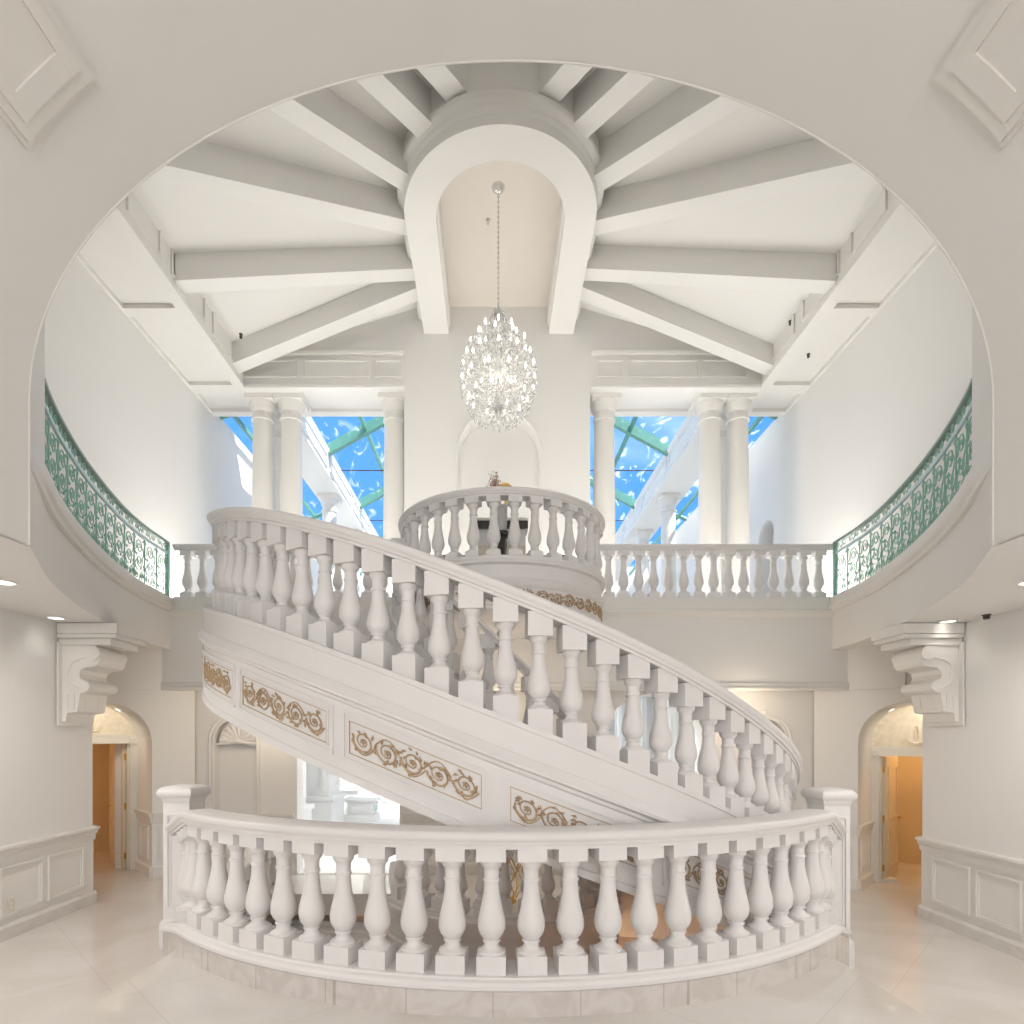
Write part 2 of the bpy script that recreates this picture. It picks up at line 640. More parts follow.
struct('ceiling_beam', b, M_WALL, 0)
b = MB()
pth = [((-7.2, YB, 0), (0, -1)), ((7.4, YB, 0), (0, -1))]
b.sweep(pth, [(-.05, 2.64), (.05, 2.64), (.05, 2.68), (.03, 2.70), (.025, 2.75), (0, 2.77), (-.05, 2.77)])
b.sweep(pth, [(-.05, 3.78), (.02, 3.78), (.05, 3.82), (.07, 3.85), (.07, 3.88), (.03, 3.90), (.03, 4.07), (-.3, 4.07), (-.3, 3.78)])
struct('trim_3', b, M_TRIM, 30)
# upper floor behind: aisles of the glazed court
b = MB()
b.box(-7.2, -4.1, 12.0, 25, 3.6, ZU)
b.box(4.4, 7.4, 12.0, 25, 3.6, ZU)
struct('floor_gallery', b, M_WHITE, 0)

# ------------------------------------------------------------------ lower side walls with wainscot
for side, xw, ye, zf, zc, nm in ((-1, -5.22, 7.69, ZL, .75, 'left'), (1, 5.64, 7.75, ZR, .60, 'right')):
    b = MB()
    xa, xb = (xw - 1.6, xw) if side < 0 else (xw, xw + 1.6)
    b.box(xa, xb, -7, ye, zf - .1, ZS + .02)
    struct('wall_' + nm, b, M_WALL, 0)

    def fw(u, vv, w, xw=xw, side=side):     # u along y, v up, w out of the wall
        return (xw - side * w, u, vv)
    t = MB()
    pc = [(0, zc - .18), (.025, zc - .17), (.03, zc - .10), (.05, zc - .08), (.06, zc - .04), (.085, zc - .03), (.085, zc), (0, zc)]
    pth = [((xw, -6.9, 0), (-side, 0)), ((xw, ye + .02, 0), (-side, 0))]
    t.sweep(pth, pc)
    t.sweep([((xw, ye, 0), (0, 1)), ((xw + side * 1.0, ye, 0), (0, 1))], pc)
    t.mbox(fw, -6.9, ye, zf, zc - .15, 0, .012)
    k = 0
    y1 = ye - .20
    while y1 > -3:
        t.frame(fw, y1 - .60, y1, zf + .25, zc - .22, .01, .038, .028)
        t.frame(fw, y1 - .57, y1 - .03, zf + .28, zc - .25, .01, .024, .02)
        y1 -= .68
    struct('trim_4' if side < 0 else 'trim_5', t, M_TRIM, 30)
    t = MB()
    t.sweep(pth, [(0, zf), (.05, zf), (.05, zf + .13), (.035, zf + .15), (.03, zf + .17), (0, zf + .17)])
    struct('baseboard_' + nm, t, M_BASE, 30)

# ------------------------------------------------------------------ back wall with arched openings and niches
YW = 9.66


def fb(u, vv, z):
    return (u, YW + vv, z)


b = MB()
OPEN_L, OPEN_R, OHW = -2.37, 2.62, .84
arch_wall(b, fb, -5.15, 5.5, -.62, 3.36, [(-4.22, .36, 1.86, .45), (OPEN_L, OHW, 1.78, ZB), (OPEN_R, OHW, 1.78, ZB), (4.46, .36, 1.86, .45)], .32)
struct('wall_back', b, M_WALL, 30)
t = MB()
for u0, u1 in ((-5.1, -4.6), (-3.84, OPEN_L - OHW - .04), (OPEN_L + OHW + .04, OPEN_R - OHW - .04), (OPEN_R + OHW + .04, 4.08), (4.84, 5.45)):
    t.sweep([((u0, YW, 0), (0, -1)), ((u1, YW, 0), (0, -1))], [(0, .52), (.02, .54), (.03, .6), (.06, .64), (.06, .67), (0, .67)])
    t.sweep([((u0, YW, 0), (0, -1)), ((u1, YW, 0), (0, -1))], [(0, ZB), (.05, ZB), (.05, ZB + .16), (0, ZB + .18)])
struct('trim_6', t, M_TRIM, 30)
for k, nx in enumerate((-4.22, 4.46)):
    nb = MB()
    # niche back, moulded arch, shell in the head
    nb.add([fb(nx - .36, .22, .45), fb(nx + .36, .22, .45), fb(nx + .36, .22, 2.24), fb(nx - .36, .22, 2.24)], [(0, 1, 2, 3)])
    for rr, w, dep in ((.36, .03, .05), (.42, .035, .035)):
        pts = [(nx - rr, YW, .5)] + [(nx - rr * math.cos(PI * i / 20), YW, 1.86 + rr * math.sin(PI * i / 20)) for i in range(21)] + [(nx + rr, YW, .5)]
        nb.tube(pts, w / 2 + .006, 6)
    for j in range(9):
        an = PI * (j + .5) / 9
        nb.tube([(nx, YW + .18, 1.83), (nx + .16 * math.cos(an), YW + .15, 1.83 + .16 * math.sin(an)), (nx + .31 * math.cos(an), YW + .12, 1.83 + .31 * math.sin(an))], [.015, .04, .06], 6)
    nb.tube([(nx - .36, YW + .12, 1.80), (nx - .12, YW + .1, 1.82), (nx, YW + .08, 1.85), (nx + .12, YW + .1, 1.82), (nx + .36, YW + .12, 1.80)], [.02, .03, .05, .03, .02], 6)
    nb.lathe([(.01, 0), (.03, .02), (.035, .05), (.01, .08), (.002, .1)], (nx, YW - .01, 2.29), 8)
    nb.mbox(fb, nx - .44, nx + .44, -.06, .3, .40, .46)
    struct('wall_niche', nb, M_WALL, 40)

# ------------------------------------------------------------------ arched door recesses
S = math.sqrt(.5)


def door_side(J, w, nrm, zf, tone, nm, idx):
    """J visible jamb corner; w along the wall away from the back wall; nrm into the recess"""
    def f(u, vv, z):
        return (J[0] + w[0] * u + nrm[0] * vv, J[1] + w[1] * u + nrm[1] * vv, z)
    b = MB()
    arch_wall(b, f, -.62, 2.3, zf - .1, ZS + .02, [(.6, .6, 1.82, zf - .1)], .86)
    struct('wall_' + nm, b, M_WALL, 40)
    lb = MB()
    lb.mbox(f, -.10, .62, -.05, .05, 2.70, ZS + .01)
    lb.mbox(f, -.10, .62, -.09, .05, 2.64, 2.69)
    lb.mbox(f, -.10, .62, -.07, .05, 2.69, 2.75)
    struct('ceiling_beam', lb, M_WALL, 0)
    # wainscot on the reveal and the wall beside it
    zc = zf + .99
    t = MB()
    pc = [(0, zc - .16), (.02, zc - .15), (.025, zc - .08), (.05, zc - .03), (.05, zc), (0, zc)]
    for (ua, va, ub, vb, ox, oy) in ((0, 0, 0, .80, 1, 0), (-.52, 0, 0, 0, 0, -1)):
        A, B = f(ua, va, 0), f(ub, vb, 0)
        od = (w[0] * ox + nrm[0] * oy, w[1] * ox + nrm[1] * oy)
        t.sweep([(A, od), (B, od)], pc)
        t.sweep([(A, od), (B, od)], [(0, zf), (.04, zf), (.04, zf + .15), (0, zf + .17)])
    fr = lambda a, bb, c: f(c, a, bb)
    t.frame(fr, .15, .66, zf + .26, zc - .22, 0, .02, .025)
    t.frame(fr, .22, .59, zf + .31, zc - .27, 0, .012, .02)
    fr2 = lambda a, bb, c: f(a, -c, bb)
    t.frame(fr2, -.42, -.08, zf + .26, zc - .22, 0, .02, .025)
    struct('trim_%d' % (7 + idx), t, M_TRIM, 30)
    f0 = f

    def f(u, vv, z):
        return f0(u, vv + .36, z)
    # door plane at v = .45: casing, head with corner blocks, lunette
    zh = zf + 2.06
    c = MB()
    c.mbox(f, .0, .11, .44, .56, zf, zh)
    c.mbox(f, 1.09, 1.2, .44, .56, zf, zh)
    c.mbox(f, .11, .13, .5, .6, zf, zh)
    c.mbox(f, 1.07, 1.09, .5, .6, zf, zh)
    c.mbox(f, .0, 1.2, .42, .56, zh, zh + .12)
    c.mbox(f, .02, 1.18, .40, .56, zh + .12, zh + .145)
    for u in (.005, 1.075):
        c.mbox(f, u, u + .12, .40, .5, zh - .01, zh + .125)
        p0 = f(u + .06, .39, zh + .055)
        pts = []
        for i in range(17):
            q = 2 * PI * i / 16
            pts.append(f(u + .06 + .033 * math.cos(q), .395, zh + .055 + .033 * math.sin(q)))
        c.tube(pts, .009, 5)
    door = struct('door_%d' % (idx + 1), c, M_TRIM, 30)
    # lunette
    lu = MB()
    N = 20
    base = zh + .14
    pts = []
    for i in range(N + 1):
        q = PI * i / N
        u, z = .6 - .6 * math.cos(q), 1.82 + .6 * math.sin(q)
        if z >= base:
            pts.append((u, z))
    poly = [(pts[0][0], base)] + pts + [(pts[-1][0], base)]
    lu.mprism(lambda a, bb, cc: f(a, cc, bb), poly, .47, .52)
    o = lu.build('lunette_panel', M_LUNETTE, door, 30)
    o['kind'] = 'structure'
    o['label'] = 'mottled cream half round panel over the door'
    ed = MB()
    ed.tube([f(u, .465, z) for u, z in pts], .014, 6)
    # drop ornament
    ed.tube([f(.6, .46, base + .33), f(.6, .44, base + .2), f(.6, .45, base + .1)], [.02, .035, .02], 8)
    ed.tube([f(.48, .46, base + .16), f(.52, .44, base + .09), f(.6, .43, base + .06), f(.68, .44, base + .09), f(.72, .46, base + .16)], [.008, .018, .026, .018, .008], 8)
    o = ed.build('lunette_ornament', M_LUNETTE, door, 40)
    o['kind'] = 'structure'
    # leaf, swung open into the room behind
    lf = MB()
    fl = lambda a, bb, cc: f(.135 + cc, .58 + a, bb)      # a along the leaf, cc thickness
    lf.mbox(fl, 0, .86, zf + .012, zh - .015, 0, .045)
    for za, zb in ((zf + .2, zf + .85), (zf + 1.0, zh - .18)):
        lf.frame(fl, .12, .74, za, zb, .045, .06, .035)
        lf.frame(fl, .12, .74, za, zb, -.015, 0, .035)
    leaf = lf.build('door_leaf', M_DOOR, door, 30)
    for zz in (zf + .22, zf + 1.03, zf + 1.84):
        h = MB()
        h.mbox(lambda a, bb, cc: f(a, bb, cc), .115, .16, .565, .585, zz - .05, zz + .05)
        h.lathe([(.011, -.055), (.011, .055)], f(.150, .572, zz), 8)
        h.build('hinge', M_BRASS, leaf, 30)
    kb = MB()
    kp = fl(.80, zf + .98, .08)
    kb.lathe([(.01, -.02), (.026, -.012), (.03, 0), (.026, .012), (.01, .02)], kp, 10)
    kb.tube([fl(.80, zf + .98, .045), fl(.80, zf + .98, .075)], .01, 8)
    kb.build('door_knob', M_BRASS, leaf, 40)
    # little room behind the door
    r = MB()
    r.mbox(f, -.5, -.4, .56, 2.6, zf, 2.5)
    r.mbox(f, 1.6, 1.7, .56, 2.6, zf, 2.5)
    r.mbox(f, -.5, 1.7, 2.6, 2.7, zf, 2.5)
    r.mbox(f, -.5, 1.7, .5, 2.7, 2.5, 2.6)
    r.mbox(f, -.5, .0, .5, .56, zf, 2.5)
    r.mbox(f, 1.2, 1.7, .5, .56, zf, 2.5)
    r.mbox(f, 0, 1.2, .53, .56, zh + .12, 2.5)
    struct('wall_vestibule', r, M_TAN, 0)
    r = MB()
    r.mbox(f, -.6, 1.8, .4, 2.8, zf - .08, zf + .002)
    struct('floor_vestibule', r, M_FLOOR, 0)
    r = MB()
    r.mbox(f, -.4, 1.6, 2.57, 2.6, zf, zf + .16)
    r.mbox(f, -.4, -.37, .56, 2.6, zf, zf + .16)
    r.mbox(f, 1.57, 1.6, .56, 2.6, zf, zf + .16)
    struct('baseboard_vestibule', r, M_TAN, 0)
    L = bpy.data.lights.new('vestibule lamp', 'POINT')
    L.energy = tone[0]
    L.color = tone[1]
    L.shadow_soft_size = .12
    lo = bpy.data.objects.new('vestibule_lamp', L)
    lo.location = f(*tone[2])
    COL.objects.link(lo)
    # downlight in the head of the arch
    q = rad(62)
    pz = Vector(f(.6 - .6 * math.cos(q) * 1.0, .2, 1.82 + .6 * math.sin(q)))
    dl = MB()
    cu, cz = .6 - .594 * math.cos(q), 1.82 + .594 * math.sin(q)
    nu, nz = math.cos(q), -math.sin(q)
    def fd(a, bb, cc):
        return f(cu + nu * cc + nz * -a, .22 + bb, cz + nz * cc + nu * a)
    pts = [(.045 * math.cos(2 * PI * i / 16), .045 * math.sin(2 * PI * i / 16)) for i in range(16)]
    dl.mprism(fd, pts, 0, .006)
    dt = thing('recessed_downlight', 'tiny lit downlight in the head of the arched door recess on the %s' % nm.split('_')[0], 'downlight', f(.6, .2, 2.40), 'downlights over the arched doors')
    dl.build('lens', M_LAMP, dt, 0)
    rg = MB()
    rg.tube([fd(.05 * math.cos(2 * PI * i / 16), .05 * math.sin(2 * PI * i / 16), .004) for i in range(17)], .007, 5)
    rg.build('trim_ring', M_TRIM, dt, 40)
    L = bpy.data.lights.new('arch downlight', 'SPOT')
    L.energy = 14
    L.color = (1, .86, .68)
    L.spot_size = rad(120)
    L.spot_blend = .6
    L.shadow_soft_size = .06
    lo = bpy.data.objects.new('arch_downlight', L)
    lo.location = f0(.6, .12, 2.33)
    lo.rotation_euler = (Vector(f0(.6, .80, 1.72)) - Vector(f0(.6, .12, 2.33))).to_track_quat('-Z', 'Y').to_euler()
    COL.objects.link(lo)
    return f0


fL = door_side((-5.26, 9.1), (-S, -S), (-S, S), ZL, (9, (1, .55, .22), (1.2, 1.9, 1.2)), 'left_alcove', 0)
fR = door_side((5.63, 9.1), (S, -S), (S, S), ZR, (22, (1, .66, .32), (.8, 1.5, 2.2)), 'right_alcove', 1)

# ------------------------------------------------------------------ upper room
XUL, XUR = -5.82, 6.06
YC = 11.3                       # column plane
ZE, ZF = 8.60, 9.30             # entablature soffit and top
for nm, xa, xb in (('upper_left', XUL - .4, XUL), ('upper_right', XUR, XUR + .4)):
    b = MB()
    if nm == 'upper_right':
        fr = lambda u, vv, z: (XUR + vv, u, z)
        arch_wall(b, fr, YJ + .1, 25.2, 3.9, 8.75, [(13.1, .36, 6.35, ZU)], .4)
        b.box(XUR + .3, XUR + .4, 12.5, 13.7, ZU, 7)
    else:
        b.box(xa, xb, YJ + .1, 25.2, 3.9, 8.75)
    b.box(xa, xb, YJ + .1, YC, 8.75, 10.4)
    struct('wall_' + nm, b, M_WALL, 0)


def cone(x, y, lift=0.0):
    return 10.62 - .30 * math.hypot(x - X0, .35) + lift


XBL, XBR = -4.78, 5.14
# side entablatures with panelled soffit and fascia
for side, xi, xo in ((-1, XBL, XUL), (1, XBR, XUR)):
    b = MB()
    xa, xb = min(xi, xo), max(xi, xo)
    b.box(xa, xb, YJ + .1, YC + 1.0, ZE + .07, 10.3)
    ii = xi - side * 0
    # soffit frame strips
    inn = (xi, xi + side * .17)
    b.box(min(inn), max(inn), YJ + .1, YC + 1.0, ZE, ZE + .07)
    out_ = (xo, xo - side * .05)
    b.box(min(out_), max(out_), YJ + .1, YC + 1.0, ZE, ZE + .07)
    for ya, yb in ((5.0, 5.2), (7.05, 7.25), (9.2, 9.38), (11.2, 11.5), (12.12, 12.3)):
        b.box(xa + .05 if side < 0 else xa + .17, xb - .17 if side < 0 else xb - .05, ya, yb, ZE, ZE + .07)

    def ff(u, vv, w, xi=xi, side=side):
        return (xi - side * w, u, vv)
    ys = [4.5, 6.2, 7.55, 8.6, 9.9, YC]
    for i in range(len(ys) - 1):
        b.frame(ff, ys[i] + .14, ys[i + 1] - .14, ZE + .18, ZF - .10, 0, .03, .035)
    b.sweep([((xi, YJ + .1, 0), (-side, 0)), ((xi, YC, 0), (-side, 0))], [(0, ZE), (.03, ZE), (.03, ZE + .06), (0, ZE + .09)])
    b.sweep([((xi, YJ + .1, 0), (-side, 0)), ((xi, YC, 0), (-side, 0))], [(0, ZF - .07), (.04, ZF - .04), (.05, ZF), (0, ZF)])
    struct('ceiling_beam', b, M_TRIM, 30)

# back header, gable and centre pier
XPL, XPR = -1.70, 1.86


def fp(u, vv, z):
    return (u, YC + vv, z)


b = MB()
arch_wall(b, fp, XPL, XPR, 3.9, 11.2, [(X0 - .02, .80, 7.38, ZU)], .9)
b.mbox(fp, XPL + .5, XPR - .5, .42, .9, ZU, 8.4)
struct('wall_pier', b, M_WALL, 40)
b = MB()
b.box(XBL, XPL, YC, YC + 1.0, ZE + .06, 11.2)
b.box(XPR, XBR, YC, YC + 1.0, ZE + .06, 11.2)
for xa, xb in ((XBL, XPL), (XPR, XBR)):
    b.box(xa, xb, YC, YC + .12, ZE, ZE + .06)
    b.box(xa, xb, YC + .82, YC + 1.0, ZE, ZE + .06)
    for u in ((-4.78, -3.72), (-2.25, -1.70), (1.86, 2.50), (4.0, 5.14)):
        if u[0] >= xa - .01 and u[1] <= xb + .01:
            b.box(u[0], u[1], YC + .12, YC + .82, ZE, ZE + .06)
struct('wall_gable', b, M_WALL, 0)
t = MB()
fh = lambda a, bb, c: (a, YC - c, bb)
for pa, pb in ((243, 297), (303, 370), (375, 402), (597, 624), (628, 699), (702, 747)):
    ua, ub = (pa - 493) / F * YC, (pb - 493) / F * YC
    t.frame(fh, ua, ub, ZE + .20, ZF - .16, 0, .025, .03)
for xa, xb in ((XBL, XPL - .02), (XPR + .02, XBR)):
    t.sweep([((xa, YC, 0), (0, -1)), ((xb, YC, 0), (0, -1))], [(0, ZE), (.025, ZE), (.03, ZE + .05), (0, ZE + .07)])
    t.sweep([((xa, YC, 0), (0, -1)), ((xb, YC, 0), (0, -1))], [(0, ZF - .08), (.03, ZF - .05), (.04, ZF), (0, ZF)])
# bead round the tall niche
rr = .80
t.tube([(X0 - .02 - rr, YC - .005, ZU)] + [(X0 - .02 - rr * math.cos(PI * i / 24), YC - .005, 7.38 + rr * math.sin(PI * i / 24)) for i in range(25)] + [(X0 - .02 + rr, YC - .005, ZU)], .018, 6)
struct('trim_9', t, M_TRIM, 30)

# conical ceiling
b = MB()
nx_, ny_ = 40, 30
vs, fs = [], []
for j in range(ny_ + 1):
    for i in range(nx_ + 1):
        x = XBL - .1 + (XBR - XBL + .2) * i / nx_
        y = YJ + (YC + .1 - YJ) * j / ny_
        vs.append((x, y, cone(x, y)))
for j in range(ny_):
    for i in range(nx_):
        a = j * (nx_ + 1) + i
        fs.append((a, a + 1, a + nx_ + 2, a + nx_ + 1))
b.add(vs, fs)
struct('ceiling', b, M_CEIL, 60)
# radial ceiling beams
for side in (-1, 1):
    for (ix, iy, ox, oy) in ((1.52, 10.48, 4.92, 10.95), (1.50, 10.02, 4.88, 8.98), (1.42, 9.14, 4.23, 7.39), (1.20, 8.60, 2.61, 7.05), (.90, 7.95, 1.58, 7.03), (.50, 7.60, 1.00, 6.90)):
        L_ = math.hypot(ox - ix, oy - iy)
        dx, dy = side * (ox - ix) / L_, (oy - iy) / L_
        FXC, FYC = X0 + side * ix, iy
        lim = (abs((XBL if side < 0 else XBR) - FXC)) / abs(dx)
        if dy < 0:
            lim = min(lim, (YJ + .1 - FYC) / dy)
        s0 = -.16
        bb = MB()
        K = 8
        vs, fs = [], []
        hw = .14
        for i in range(K + 1):
            s_ = s0 + (lim - s0 + .02) * i / K
            x, y = FXC + dx * s_, FYC + dy * s_
            zb, zt = cone(x, y, -.39), cone(x, y, .06)
            px_, py_ = -dy * hw, dx * hw
            vs += [(x - px_, y - py_, zb), (x + px_, y + py_, zb), (x + px_, y + py_, zt), (x - px_, y - py_, zt)]
        for i in range(K):
            for k in range(4):
                l = (k + 1) % 4
                fs.append((i * 4 + k, i * 4 + l, i * 4 + 4 + l, i * 4 + 4 + k))
        fs += [(3, 2, 1, 0), (K * 4, K * 4 + 1, K * 4 + 2, K * 4 + 3)]
        bb.add(vs, fs)
        struct('ceiling_beam', bb, M_CEIL, 0)
# horseshoe drum round the chandelier recess
DXC, DYC = X0 - .02, 8.87
path = [((DXC, YC, 0), (-1, 0)), ((DXC, DYC, 0), (-1, 0))]
for i in range(1, 48):
    a = -90 + 180 * i / 48
    path.append(((DXC, DYC, 0), (math.sin(rad(a)), -math.cos(rad(a)))))
path += [((DXC, DYC, 0), (1, 0)), ((DXC, YC, 0), (1, 0))]
prof = [(.93, 10.9), (.93, 9.80), (.96, 9.77), (.96, 9.64), (1.43, 9.64), (1.43, 9.79), (1.45, 9.82), (1.455, 9.87), (1.48, 9.90), (1.52, 9.92), (1.535, 9.95), (1.535, 9.99), (1.51, 10.02), (1.51, 10.9)]
struct('ceiling_drum', MB().sweep(path, prof), M_CEIL, 30)
struct('ceiling_recess', MB().box(DXC - 1.2, DXC + 1.2, DYC - 1.15, YC + .05, 10.16, 10.3), M_RECESS_SHADED, 0)

# ------------------------------------------------------------------ columns


def column(x, y, label, group, z0=ZU, z1=ZE, r=.225):
    t = thing('column', label, 'column', (x, y, z0), group)
    b = MB()
    H = z1 - z0
    pr = []
    for i in range(13):
        q = i / 12
        pr.append((r * (1 - .14 * q ** 2), .3 + q * (H - .3 - .42)))
    b.lathe(pr, (x, y, z0), 28)
    b.build('shaft', M_TRIM, t, 40)
    b = MB()
    b.box(x - .272, x + .272, y - .272, y + .272, z0, z0 + .12)
    b.lathe([(.265, .12), (.27, .16), (.268, .2), (.26, .215), (.25, .235), (.27, .25), (.265, .28), (.23, .31)], (x, y, z0), 28)
    b.build('base', M_TRIM, t, 40)
    b = MB()
    rt = r * .86
    zt = H - .42
    b.lathe([(rt, zt - .03), (rt + .03, zt - .02), (rt + .03, zt + .02), (rt, zt + .03), (rt, zt + .14), (rt + .02, zt + .16), (rt + .03, zt + .18), (rt + .045, zt + .23), (rt + .065, zt + .29), (rt + .07, zt + .33)], (x, y, z0), 28)
    b.box(x - .272, x + .272, y - .272, y + .272, z1 - .09, z1 - .002)
    b.build('capital', M_TRIM, t, 40)
    return t


YCC = 11.72


def cx_(px, d=YCC):
    return (px - 493) / F * d


column(cx_(263.5), YCC, 'outer of the two paired white columns beside the green railing on the left', 'upper columns')
column(cx_(291.5), YCC, 'inner of the two paired white columns at the left of the balcony', 'upper columns')
column(cx_(394.5), YCC, 'single white column against the left edge of the niche wall', 'upper columns')
column(cx_(604), YCC, 'single white column against the right edge of the niche wall', 'upper columns')
column(cx_(709.5), YCC, 'inner of the two paired white columns at the right of the balcony', 'upper columns')
column(cx_(737.5), YCC, 'outer of the two paired white columns beside the green railing on the right', 'upper columns')
column(-4.50, 12.5, 'white column half hidden behind the paired columns on the left', 'upper columns')
column(4.78, 12.5, 'white column half hidden behind the paired columns on the right', 'upper columns')

# ------------------------------------------------------------------ glazed court behind
for side, xi, xo in ((-1, -4.19, -4.90), (1, 4.45, 5.30)):
    b = MB()
    xa, xb = min(xi, xo), max(xi, xo)
    b.box(xa, xb, YC + 1.0, 25, ZE, 9.2)
    ff = lambda u, vv, w, xi=xi, side=side: (xi - side * w, u, vv)
    for k in range(5):
        b.frame(ff, 12.6 + k * 2.5, 14.9 + k * 2.5, ZE + .12, 9.08, 0, .03, .05)
    b.sweep([((xi, YC + 1, 0), (-side, 0)), ((xi, 25, 0), (-side, 0))], [(0, 9.1), (.04, 9.12), (.06, 9.2), (0, 9.2)])
    struct('ceiling_beam', b, M_WHITE, 30)
    xm = (xi + xo) / 2
    nm = 'left' if side < 0 else 'right'
    column(xm, 16.4, 'distant white column under the sunlit court beam on the %s' % nm, 'court columns', r=.22)
    column(xm, 19.2, 'farthest white column under the court beam on the %s' % nm, 'court columns', r=.22)
    # lower arcade of the court
    b = MB()
    for k, y in enumerate((12.4, 15.2, 18.0, 20.8)):
        b.box(xm - .45, xm + .45, y - .5, y + .5, -.4, 3.6)
        fs_ = lambda u, vv, w, xi=xi, side=side: (xm - side * (.45 + w), u, vv)
        b.frame(fs_, y - .38, y + .38, .6, 3.2, 0, .05, .08)
        fr_ = lambda u, vv, w: (u, y - .5 - w, vv)
        b.frame(fr_, xm - .35, xm + .35, .6, 3.2, 0, .05, .08)
        b.box(xm - .55, xm + .55, y - .6, y + .6, -.4, .35)
        b.box(xm - .6, xm + .6, y - .65, y + .65, .35, .45)
    b.box(xa - .2, xb + .2, 12.0, 25, 3.1, 3.6)
    struct('wall_court', b, M_WHITE, 0)
    # pedestals with teal tiles
    for k, (y, dx) in enumerate(((16.5, .9), (19.5, .9))):
        xx = xm - side * dx
        p = thing('pedestal', 'white court pedestal with teal tile, %s, seen through the %s archway' % ('nearer one' if k == 0 else 'farther one', nm), 'pedestal', (xx, y, -.4), 'court pedestals')
        m_ = MB()
        m_.box(xx - .35, xx + .35, y - .35, y + .35, -.4, .15)
        m_.box(xx - .42, xx + .42, y - .42, y + .42, -.4, -.2)
        fq = lambda u, vv, w, side=side, xx=xx: (xx - side * (.35 + w), u, vv)
        m_.frame(fq, y - .27, y + .27, -.15, .10, 0, .03, .035)
        fq2 = lambda u, vv, w, y=y: (u, y - .35 - w, vv)
        m_.frame(fq2, xx - .27, xx + .27, -.15, .10, 0, .03, .035)
        m_.build('body', M_WHITE, p, 0)
        m_ = MB().box(xx - .42, xx + .42, y - .42, y + .42, .15, .19)
        m_.box(xx - .46, xx + .46, y - .46, y + .46, .19, .24)
        m_.build('cap', M_WHITE, p, 0)
        m_ = MB().mbox(fq, y - .13, y + .13, -.12, .08, .0, .02)
        m_.build('teal_tile', M_TEAL, p, 0)
struct('floor_court', MB().box(-6.3, 6.6, 9.62, 25.2, -.62, -.4), M_WHITE, 0)
b = MB().box(-6.3, 6.6, 25, 25.3, -.6, 9.15)
struct('wall_court', b, M_WHITE, 0)
b = MB()
for xa, xb in ((XUL - .4, XUL), (XUR, XUR + .4)):
    b.box(xa, xb, 9.7, 25.2, -.6, 3.9)
struct('wall_court', b, M_WHITE, 0)

EL, ER, ZEV, SL = -4.19, 4.45, 9.2, .55


def roof(x):
    xc = X0
    if x < xc:
        return ZEV + SL * (x - EL)
    return ZEV + SL * (ER - x)


ZRG = roof(X0 - 1e-6)
for nm, xa in (('window_1', EL), ('window_2', ER)):
    b = MB()
    b.add([(xa, YC + 1, ZEV + .05), (X0, YC + 1, ZRG + .05), (X0, 25, ZRG + .05), (xa, 25, ZEV + .05)], [(0, 1, 2, 3)])
    struct(nm, b, M_GLASS, 0)
for nm, xa, za, xb, zb in (('window_3', -4.9, 9.1, XUL, 8.77), ('window_4', 5.3, 9.1, XUR, 8.77)):
    b = MB()
    b.add([(xa, YC + 1, za), (xb, YC + 1, zb), (xb, 25, zb), (xa, 25, za)], [(0, 1, 2, 3)])
    struct(nm, b, M_GLASS, 0)
for y in (11.6 + 1.0, 15.0, 18.5, 22.0):
    b = MB()
    b.add([(EL, y - .07, ZEV - .12), (X0, y - .07, ZRG - .12), (ER, y - .07, ZEV - .12), (ER, y - .07, ZEV + .16), (X0, y - .07, ZRG + .16), (EL, y - .07, ZEV + .16),
           (EL, y + .07, ZEV - .12), (X0, y + .07, ZRG - .12), (ER, y + .07, ZEV - .12), (ER, y + .07, ZEV + .16), (X0, y + .07, ZRG + .16), (EL, y + .07, ZEV + .16)],
          [(0, 1, 4, 5), (1, 2, 3, 4), (11, 10, 7, 6), (10, 9, 8, 7), (0, 6, 7, 1), (1, 7, 8, 2), (5, 4, 10, 11), (4, 3, 9, 10)])
    o = b.build('ceiling_beam', M_RIB, None, 0)
    o['kind'] = 'structure'
    for xa, xb in ((-4.9, XUL), (5.3, XUR)):
        m_ = MB()
        m_.tube([(xa, y, 9.08), (xb, y, 8.75)], .06, 6)
        struct('ceiling_beam', m_, M_RIB, 30)
for u in (-3.36, -2.2, -1.1, 1.1, 2.2, 3.36, 0):
    x = X0 + u * 1.0
    m_ = MB().box(x - .035, x + .035, YC + 1, 25, roof(x) - .04, roof(x) + .08)
    struct('ceiling_beam', m_, M_RIB, 0)
for x in (-5.58, 5.8):
    m_ = MB().box(x - .03, x + .03, YC + 1, 25, 8.80, 8.9)
    struct('ceiling_beam', m_, M_RIB, 0)
for k, y in enumerate((16.1, 19.8)):
    m_ = MB().tube([(EL, y, ZEV), (ER, y, ZEV)], .016, 6)
    o = m_.build('tie_rod', M_BLACK, None, 30)
    tag(o, ['thin dark tie rod crossing under the glass roof, upper of two', 'thin dark tie rod crossing under the glass roof, lower of two'][k], 'rod', 'roof tie rods')

# ------------------------------------------------------------------ lower guard balustrade
guard = thing('balustrade', 'large curved white stone balustrade ringing the stairwell on the marble floor in front', 'balustrade', (CX, CY, 0))
RB = 4.0
DEL = 4.01
AE = 44.2


